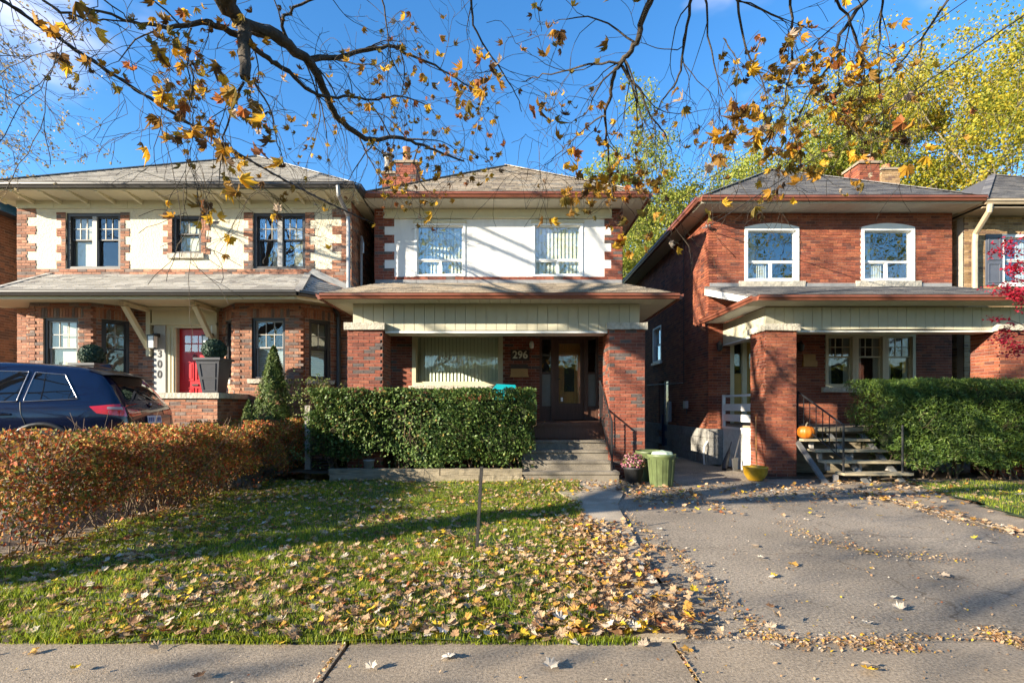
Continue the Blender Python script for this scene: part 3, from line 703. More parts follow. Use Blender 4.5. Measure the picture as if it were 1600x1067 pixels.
lay(pc, W2, XL, XL + .24, 5.92, 6.14); lay(pc, W2, XR - .25, XR, 5.92, 6.14)
mort.build('mortar_bed', M['mortar_red'], wall2)
# piers with stone caps
piers = MB(); caps = []
for a, b in ((-3.21, -2.53), (1.90, 2.59)):
    q = MB(); q.box(a, b, 10.0, 10.66, 0, 2.90); pr = q.build('pier', M['mortar_red'], h2)
    pp = Pieces()
    lay(pp, Wall((0, 10.0, 0), (1, 0, 0)), a, b, .0, 2.90); lay(pp, Wall((b, 10.0, 0), (0, 1, 0)), 0, .66, 0, 2.90, shift=1); lay(pp, Wall((a, 10.66, 0), (0, -1, 0)), 0, .66, 0, 2.90, shift=1)
    pp.finish('brick', 'brick_courses', M['brick2'], pr, 150)
    q = MB(); q.box(a - .05, b + .05, 9.94, 10.72, 2.90, 3.03); rough_edges(q.build('pier_cap', M['stone'], h2), .01, 6)
pc.finish('brick', 'brick_courses', M['brick2'], wall2, 150)
# porch beam clad in vertical boards
def beam(house, xa, xb, y, zt, zb, arc, wd, m, xo=None):
    n = round((xb - xa) / wd); xm = (xa + xb) / 2
    for i in range(n):
        a = xa + (xb - xa) * i / n; b = xa + (xb - xa) * (i + 1) / n; f = lambda x: zb + arc * (1 - ((x - xm) / ((xb - xa) / 2)) ** 2)
        q = MB(); q.prism([(a + .004, y, f(a)), (b - .004, y, f(b)), (b - .004, y, zt), (a + .004, y, zt)], (0, .024, 0)); q.build('siding_board', m, house)
SD = M['siding']
MB().box(-3.12, 2.50, 10.14, 10.52, 2.93, 3.44).build('beam', SD, h2)
beam(h2, -3.14, 2.52, 10.10, 3.42, 2.875, .03, .2, SD)
q = MB(); q.box(-2.50, 1.88, 10.085, 10.55, 2.845, 2.885); q.build('beam_trim', M['white'], h2)
q = MB(); q.box(-3.14, -2.95, 10.54, 12.28, 2.92, 3.44); q.box(2.33, 2.52, 10.54, 12.28, 2.92, 3.44); q.build('side_beam', SD, h2)
MB().box(-2.94, 2.32, 10.53, 12.28, 3.40, 3.43).build('porch_ceiling', M['soffit'], h2)
# porch roof: hipped, shingled, brown gutter
mb = MB(); ps = Pieces(); ze = 3.50
el, er = Vector((-3.58, 9.6, ze)), Vector((3.12, 9.6, ze)); tl, tr = Vector((-3.2, Y2 - .01, 4.34)), Vector((2.60, Y2 - .01, 4.34))
br, bl = Vector((3.12, Y2 - .01, ze)), Vector((-3.58, Y2 - .01, ze))
shingle_face(ps, mb, el, er, tr, tl, .14); mb.prism([er, br, tr], (0, 0, -.03)); mb.prism([bl, el, tl], (0, 0, -.03))
rf = mb.build('porch_roof', M['shingle2'], h2, fix=False); ps.finish('shingle', 'shingle_courses', M['shingle2'], rf, 200)
g = MB(); gutter(g, el - Z * .09, er - Z * .09, (0, -1, 0), .10, .10); gutter(g, er - Z * .09, br - Z * .09, (1, 0, 0), .10, .10); gutter(g, bl - Z * .09, el - Z * .09, (-1, 0, 0), .10, .10); g.build('gutter', M['gutter_copper'], h2)
n = 34
for i in range(n):
    a = -3.57 + 6.68 * i / n; b = -3.57 + 6.68 * (i + 1) / n; q = MB(); q.box(a + .003, b - .003, 9.61, 10.10, 3.425, 3.445); q.build('soffit_board', M['soffit'], h2)
q = MB(); q.box(-3.57, -3.14, 10.105, Y2 - .02, 3.425, 3.445); q.box(2.53, 3.11, 10.105, Y2 - .02, 3.425, 3.445); q.build('side_soffit', M['soffit'], h2)
n = 6
for i in range(n):
    a = -3.28 + 5.92 * i / n; b = -3.28 + 5.92 * (i + 1) / n; q = MB(); W2.box(q, a + .003, b - .003, 4.33, 4.435, .0, .03); q.build('flashing', M['flash'], h2)
# upper eave
MB().box(-3.39, 3.10, 11.7, 22.4, 6.152, 6.17).build('soffit', M['soffit'], h2)
n = 26
for i in range(n):
    a = -3.38 + 6.46 * i / n; b = -3.38 + 6.46 * (i + 1) / n; q = MB(); q.box(a + .003, b - .003, 11.71, Y2 - .06, 6.135, 6.15); q.build('soffit_board', M['soffit'], h2)
q = MB(); W2.box(q, XL + .25, XR - .26, 5.93, 6.132, 0, .05); W2.box(q, XL + .25, XR - .26, 5.90, 5.93, 0, .07); q.build('frieze', M['cream'], h2)
hip_roof(h2, -3.40, 3.11, 11.7, 6.26, .66, 22.4, M['shingle2'], M['gutter_copper'], 6.14, 170)
WH = M['white']
slider = [(0, 1, .30, 1, 1, 1, .0), (0, .5, 0, .30, 1, 1, .02), (.5, 1, 0, .30, 1, 1, .0)]
for (a, b, c, d) in uw:
    window(W2, h2, a, b, c, d, slider, WH, .06, .055, .03, WH, None, [('vertical', .0, 1, .0, 1)], out=.03)
    q = MB(); W2.box(q, a - .03, b + .03, d + .002, d + .05, 0, .05); q.build('head_trim', M['cream'], h2)
window(W2, h2, *pw, [(0, 1, 0, 1, 1, 1, .02)], M['cream'], .07, .09, .03, M['cream'], None, [('vertical', 0, 1, 0, 1)], (M['stone'], .10), glass=M['glass_dim'], out=.03)
# front door with side lights behind a brown screen door
BW = M['brown_wood']; x0, x1, z0, z1 = dd2
q = MB()
for a, b in ((x0, x0 + .06), (x0 + .28, x0 + .38), (x1 - .34, x1 - .25), (x1 - .06, x1)): W2.box(q, a, b, z0, z1, -.16, -.02)
for a, b in ((x0 + .06, x0 + .28), (x0 + .38, x1 - .34), (x1 - .25, x1 - .06)): W2.box(q, a, b, z1 - .1, z1, -.16, -.02)
for a, b in ((x0 + .06, x0 + .28), (x1 - .25, x1 - .06)): W2.box(q, a, b, z0, z0 + .35, -.12, -.06); W2.box(q, a, b, z0 + 1.12, z0 + 1.17, -.12, -.05)
fr = q.build('door_frame', BW, h2)
M['sidelight'] = mat('grey_sidelight', (.20, .19, .17), .3, .1, 4)
for a, b in ((x0 + .06, x0 + .28), (x1 - .25, x1 - .06)):
    q = MB(); W2.box(q, a, b, z0 + 1.17, z1 - .1, -.10, -.095); q.build('pane', M['glass_dim'], fr)
    q = MB(); W2.box(q, a, b, z0 + .35, z0 + 1.12, -.11, -.09); q.build('panel', M['sidelight'], fr)
xa, xb = x0 + .38, x1 - .34
q = MB(); W2.box(q, xa, xb, z0 + .02, z1 - .12, -.19, -.15); dr = q.build('door', M['oak'], h2)
q = MB(); W2.box(q, xa + .22, xb - .22, z0 + .7, z1 - .55, -.15, -.145); q.build('door_light', M['room'], dr)
q = MB(); W2.box(q, xa + .20, xa + .225, z0 + .3, z1 - .3, -.15, -.13); W2.box(q, xb - .225, xb - .20, z0 + .3, z1 - .3, -.15, -.13); q.build('moulding', M['oak'], dr)
q = MB(); W2.box(q, xa, xa + .09, z0 + .02, z1 - .1, -.10, -.06); W2.box(q, xb - .09, xb, z0 + .02, z1 - .1, -.10, -.06); W2.box(q, xa + .09, xb - .09, z1 - .2, z1 - .1, -.10, -.06); W2.box(q, xa + .09, xb - .09, z0 + .02, z0 + .42, -.10, -.06)
sd = q.build('screen_door', BW, h2)
q = MB(); W2.box(q, xa + .09, xb - .09, z0 + .42, z1 - .2, -.085, -.08); q.build('pane', M['glass_dim'], sd)
q = MB(); W2.box(q, xa + .14, xa + .19, z0 + .46, z0 + .56, -.079, -.072); q.build('notice', M['white'], sd)
q = MB(); q.tube([W2.p(xa + .05, z0 + 1.0, -.05), W2.p(xa + .05, z0 + 1.0, -.01), W2.p(xa + .12, z0 + 1.0, -.01)], .012, 6); q.build('handle', M['black_metal'], sd)
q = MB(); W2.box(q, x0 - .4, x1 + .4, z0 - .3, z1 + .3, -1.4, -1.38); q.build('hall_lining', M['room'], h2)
M['plaque'] = mat('number_plaque', (.045, .025, .018), .6, .2, 6); M['brass'] = mat('pale_brass', (.62, .55, .42), .4, .1, 8, metal=.3)
q = MB(); W2.box(q, -.03, .42, 2.50, 2.76, 0, .03); npq = q.build('number_plaque', M['plaque'], h2)
words('296', .25, M['brass'], W2.p(.195, 2.63, .036), name='house_number', parent=npq, font_w=.98)
M['mail'] = mat('ochre_mailbox', (.42, .22, .06), .5, .1, 6)
q = MB(); W2.box(q, -.03, .38, 2.14, 2.30, .01, .12); W2.box(q, -.05, .40, 2.10, 2.14, .01, .13); mbx = q.build('mailbox', M['mail'], h2); q = MB(); W2.box(q, -.03, .38, 2.30, 2.40, .01, .10); q.build('lid', M['plaque'], mbx)
q = MB(); q.lathe([(.02, 0), (.05, .02), (.06, .10), (.035, .17), (.01, .18)], W2.p(.47, 2.78, .09), 12); q.build('porch_light', M['lamp_glass'], h2, True)
# porch floor, skirt, steps
q = MB(); q.box(-3.15, 2.55, 10.58, 12.28, .98, 1.06); q.build('porch_floor', M['brown_wood'], h2)
q = MB(); q.box(.28, 1.89, 10.57, 10.62, .74, .98); q.box(.22, 1.89, 10.545, 10.60, 1.0, 1.07); q.build('porch_fascia', BW, h2)
q = MB(); q.box(-2.52, .2, 10.62, 10.75, 0, .98); sk = q.build('porch_skirt', M['mortar_red'], h2)
pk = Pieces(); lay(pk, Wall((0, 10.62, 0), (1, 0, 0)), -2.52, .2, .02, .98); pk.finish('brick', 'brick_courses', M['brick2'], sk, 20)
for i, (yy, zz) in enumerate(((9.57, .18), (9.82, .36), (10.07, .54), (10.32, .72))):
    q = MB(); xr = 2.0 if i == 0 else 1.89; q.box(.21 + .0 * i, xr, yy, 10.62 if i == 3 else yy + .55, zz - .18, zz - .045); q.box(.19, xr + (.01 if i == 0 else 0), yy - .025, min(10.56, yy + .55), zz - .045, zz)
    q.build('step', M['step'], h2)
rl = thing('stair_railing', 'black iron stair railing beside the 296 porch pier', 'railing', (1.9, 9.75, .18))
top = [(1.84, 10.66, 1.92), (1.90, 9.72, 1.10)]
q = MB(); q.tube(top, .017, 6); q.tube([(1.84, 10.78, 1.92), top[0]], .017, 6); q.build('handrail', M['black_metal'], rl)
for (a, z0_, z1_) in ((0, 1.06, 1.92), (1, .18, 1.10)):
    q = MB(); q.tube([(top[a][0], top[a][1], z0_), (top[a][0], top[a][1], z1_ + .02)], .018, 6); q.build('post', M['black_metal'], rl)
for i in range(1, 9):
    t = i / 9; x = 1.84 + .06 * t; y = 10.66 - .94 * t; zt = 1.92 - .82 * t; q = MB(); q.tube([(x, y, zt), (x, y, zt - .72)], .009, 5); q.build('baluster', M['black_metal'], rl)
q = MB(); q.tube([(1.84, 10.64, 1.21), (1.90, 9.74, .40)], .012, 5); q.build('bottom_rail', M['black_metal'], rl)
# chimneys
def chimney(house, x0, x1, y0, y1, z0, z1, bm, pots):
    q = MB(); q.box(x0, x1, y0, y1, z0, z1); c = q.build('chimney', M['mortar_red'], house); pp = Pieces()
    lay(pp, Wall((0, y0, 0), (1, 0, 0)), x0, x1, z0, z1); lay(pp, Wall((x0, y1, 0), (0, -1, 0)), 0, y1 - y0, z0, z1, shift=1); lay(pp, Wall((x1, y0, 0), (0, 1, 0)), 0, y1 - y0, z0, z1, shift=1)
    pp.finish('brick', 'brick_courses', bm, c, 60)
    q = MB(); q.box(x0 - .05, x1 + .05, y0 - .05, y1 + .05, z1, z1 + .07); q.build('chimney_cap', M['concrete'], c)
    for (x, y, r, h, m, cap) in pots:
        q = MB(); q.lathe([(r * 1.1, 0), (r, .06), (r * .9, h), (r * 1.05, h + .02), (r * .8, h + .03)], (x, y, z1 + .07), 14); q.build('chimney_pot', m, c, True)
        if cap: q = MB(); q.lathe([(r * 1.5, 0), (r * 1.5, .03), (r * .3, .10)], (x, y, z1 + .07 + h + .07), 12); q.tube([(x - r * .9, y, z1 + h), (x - r * .9, y, z1 + h + .16)], .012, 4); q.tube([(x + r * .9, y, z1 + h), (x + r * .9, y, z1 + h + .16)], .012, 4); q.build('rain_cap', M['dark_trim'], c)
M['terracotta'] = mat('terracotta', (.42, .17, .08), .8, .2, 8)
chimney(h2, X_(619, 15), X_(650, 15), 15, 15.7, 6.6, Z_(255, 15), M['brick2'], [(X_(635, 15.3), 15.35, .12, .52, M['terracotta'], False)])
chimney(h2, X_(597, 15), X_(617, 15), 15.05, 15.6, 6.4, Z_(271, 15), M['brick2'], [(X_(607, 15.3), 15.3, .12, .50, M['stone_grey'], True)])

# ------------------------------------------------------------------ house to the right, all red brick
h3 = thing('brick_house', 'red brick house with arched upper windows and open wooden front steps', 'house', (7.7, 12.4, 0))
Y3 = 12.4; W3 = Wall((0, Y3, 0), (1, 0, 0)); pc = Pieces(); XL, XR = 4.76, 10.65
uw = [(5.63, 6.94, 4.43, 5.72), (8.45, 9.74, 4.43, 5.72)]
lw3 = (7.58, 9.76, 1.86, 3.16); d3 = (5.28, 6.25, 1.0, 3.05)
mb = MB(); W3.slab(mb, XL, XR, 0, 6.10, uw + [lw3, d3], -.2, 0)
Wl = Wall((XL, 23, 0), (0, -1, 0)); SL = 23 - Y3
sdoor = (SL - 4.15, SL - 3.2, .15, 2.2); swin = (SL - 4.85, SL - 3.9, 2.85, 4.0)
Wl.slab(mb, 0, SL, 0, 6.10, [sdoor, swin], -.2, 0); mb.box(XR - .2, XR, Y3 + .2, 23, 0, 6.1); mb.box(XL + .2, XR - .2, 22.8, 23, 0, 6.1)
wall3 = mb.build('wall', M['mortar_red'], h3)
lay(pc, W3, XL, XR, .86, 6.08, [(a, b, c, d + .012) for a, b, c, d in uw] + [lw3, d3])
lay(pc, Wl, 0, SL, .86, 6.08, [sdoor, swin])
pc.finish('brick', 'brick_courses', M['brick3'], wall3, 190)
# rock-faced foundation blocks
fb = Pieces()
for k in range(4):
    x = -.2 - (k % 2) * .22
    while x < SL + .0:
        if not (sdoor[0] < x + .22 < sdoor[1]): 
            fb.add(Wl.p(min(x + .22, SL - .2), .11 + k * .215, .02 + rng.uniform(-.006, .012)), Wl.u, Z, Wl.n, .43, .205, .09)
        x += .44
for k in range(4):
    fb.add(W3.p(XL + .19, .11 + k * .215, .02), W3.u, Z, W3.n, .42, .205, .09)
fb.finish('stone_block', 'stone_courses', M['stone_grey'], wall3, 110)
# windows: arched heads in white, stone sills
for (a, b, c, d) in uw:
    window(W3, h3, a, b, c, d, [(0, 1, .36, 1, 1, 1, .0), (0, .5, 0, .36, 1, 1, .02), (.5, 1, 0, .36, 1, 1, 0)], WH, .06, .07, .03, WH, None, [('curtain', .04, .45, .0, .36), ('curtain', 0, .2, .36, 1)], (M['stone'], .14), out=.04, sill_side=.14)
    q = MB(); n = 12; arc = [W3.p(a + (b - a) * i / n, d + .012 + .095 * (1 - (2 * i / n - 1) ** 2), .03) for i in range(n + 1)]
    q.prism([W3.p(b, d - .005, .03), W3.p(a, d - .005, .03)][::-1] + arc[::-1], (0, .1, 0)); q.build('arched_head', WH, h3)
mul = M['cream']
for i in range(3):
    a = lw3[0] + i * (lw3[1] - lw3[0]) / 3; b = a + (lw3[1] - lw3[0]) / 3
    window(W3, h3, a + .003, b - .003, lw3[2], lw3[3], [(0, 1, 0, .60, 1, 1, .03), (0, 1, .57, 1, 3, 2, 0)], mul, .05, .07, .035, mul, mul, [('curtain', .0, .25, 0, 1), ('curtain', .75, 1, 0, 1)], glass=M['glass_dim'], out=.03)
q = MB(); W3.box(q, lw3[0] - .1, lw3[1] + .1, lw3[2] - .12, lw3[2], -.02, .10); rough_edges(q.build('window_sill', M['stone'], h3))
q = MB(); n = 12; arc = [W3.p(lw3[0] + (lw3[1] - lw3[0]) * i / n, lw3[3] + .01 + .06 * (1 - (2 * i / n - 1) ** 2), .03) for i in range(n + 1)]
q.prism([W3.p(lw3[0], lw3[3] - .002, .03), W3.p(lw3[1], lw3[3] - .002, .03)] + arc[::-1], (0, .05, 0)); q.build('window_head', mul, h3)
# side window and side door in the lane
window(Wl, h3, *swin, [(0, 1, 0, .5, 1, 1, .0), (0, 1, .5, 1, 1, 1, .02)], WH, .06, .06, .03, WH, None, [], (WH, .08), out=.03)
M['blue_paint'] = mat('faded_blue_paint', (.05, .09, .19), .5, .1, 5)
q = MB(); Wl.box(q, sdoor[0], sdoor[1], sdoor[2], sdoor[2] + 1.0, -.14, -.08); sdr = q.build('side_door', M['blue_paint'], h3)
q = MB(); Wl.box(q, sdoor[0], sdoor[1], sdoor[2] + 1.0, sdoor[3], -.13, -.10); q.build('pane', M['glass_dim'], sdr)
q = MB(); Wl.box(q, sdoor[0] + .3, sdoor[0] + .34, sdoor[2] + .98, sdoor[3], -.1, -.08); q.build('mullion', WH, sdr)
q = MB(); Wl.box(q, SL - 3.05, SL - 2.85, .95, 1.55, .01, .10); q.build('meter_box', M['grey_panel'], h3)
q = MB(); Wl.box(q, SL - 1.55, SL - 1.4, 1.35, 1.55, .01, .10); q.build('junction_box', M['grey_panel'], h3)
q = MB(); q.tube([Wl.p(SL - 1.47, 1.4, .03), Wl.p(SL - 1.47, 1.2, .03)], .012, 5); q.tube([Wl.p(SL - 1.7, 2.05, .03), Wl.p(SL - 5.5, 2.15, .03)], .010, 5); q.tube([Wl.p(SL - 1.7, 2.05, .03), Wl.p(SL - 1.7, 6.0, .03)], .010, 5); q.build('conduit', M['dark_trim'], h3)
q = MB(); q.tube([(4.64, 12.35, .0), (4.60, 12.3, .25), (4.63, 12.3, .45), (4.72, 12.36, .55), (4.75, 12.38, .5)], .025, 7); q.build('drain_pipe', M['dirty_white'], h3)
# front door in the porch corner
q = MB(); x0, x1, z0, z1 = d3
W3.box(q, x0, x0 + .09, z0, z1, -.1, .03); W3.box(q, x1 - .09, x1, z0, z1, -.1, .03); W3.box(q, x0 + .09, x1 - .09, z1 - .1, z1, -.1, .03); W3.box(q, x0 + .30, x0 + .40, z0, z1 - .1, -.1, .02); q.build('door_frame', M['cream'], h3)
M['yellow_door'] = mat('ochre_door', (.42, .27, .06), .45, .08, 5)
q = MB(); W3.box(q, x0 + .09, x0 + .30, z0, z0 + 1.2, -.09, -.05); W3.box(q, x0 + .4, x1 - .09, z0, z1 - .1, -.12, -.08); dr = q.build('door', M['yellow_door'], h3)
q = MB(); W3.box(q, x0 + .09, x0 + .30, z0 + 1.2, z1 - .1, -.08, -.07); W3.box(q, x0 + .5, x1 - .18, z0 + .5, z1 - .25, -.078, -.07); q.build('pane', M['glass_dim'], dr)
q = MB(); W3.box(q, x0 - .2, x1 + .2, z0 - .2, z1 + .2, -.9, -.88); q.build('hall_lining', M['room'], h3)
for xx in (4.98, 6.93):
    q = MB(); q.lathe([(.02, 0), (.06, .03), (.075, .16), (.03, .22), (.012, .26)], W3.p(xx, 2.72, .12), 10); q.box(xx - .03, xx + .03, Y3 - .12, Y3 - .01, 2.9, 2.94); q.build('porch_light', M['black_metal'], h3, False)
q = MB(); W3.box(q, 7.02, 7.35, 2.36, 2.50, .01, .08); W3.box(q, 7.04, 7.33, 2.50, 2.66, .01, .04); q.build('mailbox', M['mail'], h3)
# porch: piers, beam, shed roof with white rake board
for a, b in ((5.06, 5.66), (9.72, 10.32)):
    q = MB(); q.box(a, b, 10.2, 10.85, -.02, 2.91); pr = q.build('pier', M['mortar_red'], h3); pp = Pieces()
    lay(pp, Wall((0, 10.2, 0), (1, 0, 0)), a, b, .0, 2.91); lay(pp, Wall((a, 10.85, 0), (0, -1, 0)), 0, .65, 0, 2.91, shift=1); lay(pp, Wall((b, 10.2, 0), (0, 1, 0)), 0, .65, 0, 2.91, shift=1)
    pp.finish('brick', 'brick_courses', M['brick3'], pr, 110)
    q = MB(); q.box(a - .05, b + .05, 10.14, 10.91, 2.91, 3.03); rough_edges(q.build('pier_cap', M['stone'], h3), .01, 6)
MB().box(5.14, 10.36, 10.34, 10.70, 2.97, 3.40).build('beam', SD, h3)
beam(h3, 5.10, 10.40, 10.30, 3.40, 2.89, .07, .19, SD)
n = 10
for i in range(n):
    a = 10.34 + (Y3 - .02 - 10.34) * i / n; b = 10.34 + (Y3 - .02 - 10.34) * (i + 1) / n; q = MB(); q.box(5.10, 5.124, a + .003, b - .003, 2.89, 3.40); q.build('siding_board', SD, h3)
q = MB(); q.box(5.09, 5.3, 10.92, Y3 - .02, 2.86, 2.888); q.box(5.72, 9.66, 10.285, 10.6, 2.895, 2.92); q.build('beam_trim', WH, h3)
MB().box(5.13, 10.4, 10.71, Y3 - .02, 3.36, 3.38).build('porch_ceiling', M['soffit'], h3)
ze = 3.50; ps = Pieces(); mb = MB()
el, er = Vector((4.66, 9.75, ze)), Vector((10.75, 9.75, ze)); tl, tr = Vector((4.66, Y3 - .012, 4.28)), Vector((10.6, Y3 - .012, 4.28))
shingle_face(ps, mb, el, er, tr, tl, .14); rf = mb.build('porch_roof', M['shingle3'], h3, fix=False); ps.finish('shingle', 'shingle_courses', M['shingle3'], rf, 190)
q = MB(); q.prism([el + Vector((0, .25, .03)), tl + Vector((0, 0, -.04)), tl + Vector((0, 0, -.19)), el + Vector((0, .5, -.03))], (.02, 0, 0)); q.build('rake_board', WH, h3)
g = MB(); gutter(g, el - Z * .09, er - Z * .09, (0, -1, 0), .10, .10); gutter(g, Vector((4.66, Y3 + .1, ze - .09)), el - Z * .09, (-1, 0, 0), .10, .10); g.build('gutter', M['gutter_copper'], h3)
q = MB(); q.tube([(4.58, Y3 + .05, 3.42), (4.60, Y3 + .05, 3.3), (4.70, Y3 + .06, 3.25)], .035, 7); q.build('downspout', M['gutter_copper'], h3)
n = 30
for i in range(n):
    a = 4.67 + 6.0 * i / n; b = 4.67 + 6.0 * (i + 1) / n; q = MB(); q.box(a + .003, b - .003, 9.76, 10.29, 3.415, 3.435); q.build('soffit_board', M['soffit'], h3)
q = MB(); q.box(4.67, 5.10, 10.295, Y3 - .01, 3.412, 3.435); q.build('side_soffit', WH, h3)
for i in range(6):
    a = XL + .02 + 5.85 * i / 6; b = XL + .02 + 5.85 * (i + 1) / 6; q = MB(); W3.box(q, a + .003, b - .003, 4.27, 4.38, .01, .03); q.build('flashing', M['flash'], h3)
MB().box(4.36, 10.86, 11.8, 23.3, 6.102, 6.12).build('soffit', M['soffit'], h3)
for i in range(30):
    a = 4.37 + 6.46 * i / 30; b = 4.37 + 6.46 * (i + 1) / 30; q = MB(); q.box(a + .003, b - .003, 11.81, Y3 - .01, 6.083, 6.10); q.build('soffit_board', M['soffit'], h3)
hip_roof(h3, 4.35, 10.87, 11.8, 6.22, .648, 23.4, M['shingle3'], M['gutter_copper'], 6.1, 150)
M['metal_cap'] = mat('steel_cap', (.4, .4, .42), .3, .1, 8, metal=.9)
chimney(h3, X_(1343, 15), X_(1374, 15), 15, 15.7, 6.5, Z_(256, 15), M['brick3'], [(X_(1349, 15.3), 15.35, .10, .17, M['terracotta'], False), (X_(1364, 15.3), 15.4, .12, .24, M['terracotta'], True)])
# porch floor, wooden skirt and open steps
OW = M['old_wood']
q = MB(); q.box(5.13, 10.3, 10.4, Y3 - .02, .86, .98); q.build('porch_floor', M['concrete'], h3)
for k in range(4):
    q = MB(); q.box(5.70, 7.9, 10.70, 10.74, .02 + k * .215, .22 + k * .215); q.build('skirt_board', OW, h3)
q = MB(); q.box(5.085, 5.115, 10.87, Y3 - .02, .0, .88); q.build('side_skirt', M['dirty_white'], h3)
q = MB(); q.box(5.07, 5.14, 10.86, Y3 - .02, .88, .93); q.build('side_skirt_cap', WH, h3)
for z in (1.06, 1.30, 1.62):
    q = MB(); q.box(5.08, 5.11, 10.88, Y3 - .06, z, z + (.16 if z < 1.5 else .05)); q.build('side_rail', WH, h3)
q = MB(); q.box(5.07, 5.13, Y3 - .10, Y3 - .03, .93, 1.68); q.build('side_rail_post', WH, h3)
M['stringer'] = mat('dark_grey_stringer', (.13, .13, .125), .8, .25, 9)
M['tread'] = mat('worn_yellow_tread', (.46, .385, .25), .9, .25, 8, .3, 50, stretch=(.6, 7, 7), stain=.2)
stp = thing('wooden_steps', 'weathered open wooden steps with iron rails beside the yew hedge', 'steps', (6.4, 9.7, 0))
trd = [(9.30, .19, 6.0), (9.55, .38, 5.98), (9.80, .57, 5.9), (10.08, .76, 5.8)]
for i, (yy, zz, xa) in enumerate(trd):
    q = MB(); q.box(5.74 + (0.30 if i == 0 else .12 * (3 - i) * .5), 7.30 - .05 * i, yy, yy + .27, zz - .045, zz); q.build('tread', M['tread'], stp)
    q = MB(); 
    for xx in (5.95, 6.55, 7.1): q.box(xx, xx + .06, yy + .12, yy + .2, zz - .19 if i else 0, zz - .046)
    q.build('tread_support', M['grey_wood'], stp)
q = MB(); q.box(5.72, 7.2, 10.33, 10.72, .90, .975); q.build('landing', OW, stp)
for xx in (5.70, 6.45, 7.12):
    q = MB(); q.bar((xx, 9.30, .0), (xx, 10.45, .86), .04, .10, Vector((1, 0, 0))); q.build('stringer', M['stringer'], stp)
for xa_, xb_, nb in ((5.78, 6.06, 7), (7.2, 7.14, 0)):
    top = [Vector((xa_, 10.36, 1.70)), Vector((xb_, 9.36, 1.06))]
    if nb:
        q = MB(); q.tube(top, .02, 6); q.build('handrail', M['black_metal'], stp)
        q = MB(); q.tube([top[0] - Z * .62, top[1] - Z * .62], .012, 5); q.build('bottom_rail', M['black_metal'], stp)
    for j, t in enumerate(top):
        if nb == 0 and j == 0: continue
        q = MB(); q.tube([(t.x, t.y, .19 if j else .97), (t.x, t.y, t.z)], .02, 6); q.build('post', M['black_metal'], stp)
    for i in range(1, nb):
        p = top[0].lerp(top[1], i / nb); q = MB(); q.tube([p, p - Z * .62], .009, 5); q.build('baluster', M['black_metal'], stp)

# ------------------------------------------------------------------ tan brick house at the right edge
h4 = thing('brick_house', 'tan brick house with a grey shutter at the right edge', 'house', (14, 12.4, 0))
W4 = Wall((0, 12.4, 0), (1, 0, 0)); pc = Pieces(); mb = MB(); w4 = (11.85, 12.75, 4.35, 5.55); Wl4 = Wall((10.95, 20, 0), (0, -1, 0))
W4.slab(mb, 10.95, 17, 0, 6.0, [w4], -.2, 0); Wl4.slab(mb, 0, 7.4, 0, 6.0, [], -.2, 0); wall4 = mb.build('wall', M['mortar'], h4)
lay(pc, W4, 10.95, 17, .1, 5.98, [w4]); lay(pc, Wl4, 4.4, 7.4, .1, 5.98); pc.finish('brick', 'brick_courses', M['brick4'], wall4, 120)
window(W4, h4, *w4, [(0, 1, 0, .5, 1, 1, .02), (0, 1, .5, 1, 1, 1, 0)], WH, .06, .06, .03, WH, None, [('curtain', .5, 1, 0, 1)], (WH, .06), out=.03)
M['shutter'] = mat('slate_shutter', (.10, .11, .14), .5, .1, 6)
q = MB(); W4.box(q, 11.45, 11.84, 4.33, 5.56, .01, .035)
for a, b in ((.05, .52), (.60, 1.16)):
    W4.box(q, 11.50, 11.52, 4.33 + a, 4.33 + b, .035, .05); W4.box(q, 11.77, 11.79, 4.33 + a, 4.33 + b, .035, .05); W4.box(q, 11.52, 11.77, 4.33 + b - .02, 4.33 + b, .035, .05); W4.box(q, 11.52, 11.77, 4.33 + a, 4.33 + a + .02, .035, .05)
q.build('shutter', M['shutter'], h4)
MB().box(10.9, 17.5, 11.85, 20.5, 6.0, 6.02).build('soffit', M['gutter_tan'], h4)
hip_roof(h4, 10.90, 17.6, 11.85, 6.16, .62, 20.5, M['shingle3'], M['gutter_tan'], 6.0, 60)
q = MB(); q.tube([(11.0, 11.78, 6.05), (11.0, 11.80, 5.9), (11.12, 12.28, 5.55), (11.12, 12.30, 5.3), (11.12, 12.30, 4.2)], .06, 8); q.build('downspout', M['gutter_tan'], h4)
chimney(h4, X_(1378, 16.5), X_(1406, 16.5), 16.5, 17.1, 6.5, Z_(266, 16.5), M['brick4'], [(X_(1388, 16.7), 16.8, .13, .2, M['terracotta'], False)])

# ------------------------------------------------------------------ dark blue SUV on the neighbour's pad (its own frame: x forward from the tail, y to its left)
M['car_paint'] = mat('dark_blue_car_paint', (.003, .006, .026), .2, .06, 3, spec=.4, coat=.7)
M['car_glass'] = mat('privacy_glass', (.006, .007, .009), .02, .05, 3, spec=.9, coat=.6)
M['black_plastic'] = mat('black_plastic', (.012, .012, .013), .45, .15, 20)
M['chrome'] = mat('satin_chrome', (.30, .30, .32), .3, .05, 5, metal=1.)
M['tail_red'] = mat('red_lens', (.60, .006, .012), .08, .1, 8, spec=.8, coat=1.0)
M['tail_clear'] = mat('smoked_clear_lens', (.35, .30, .30), .08, .1, 8, spec=.8, coat=1.0)
M['tyre'] = mat('tyre_rubber', (.02, .02, .02), .85, .2, 30)
M['plate_white'] = mat('plate_white', (.62, .66, .74), .4, .04, 8); M['plate_blue'] = mat('plate_blue', (.04, .10, .30), .4, .04, 8)
def interp(k, x):
    xs = [a for a, b in k]; return float(np.interp(x, xs, [b for a, b in k]))
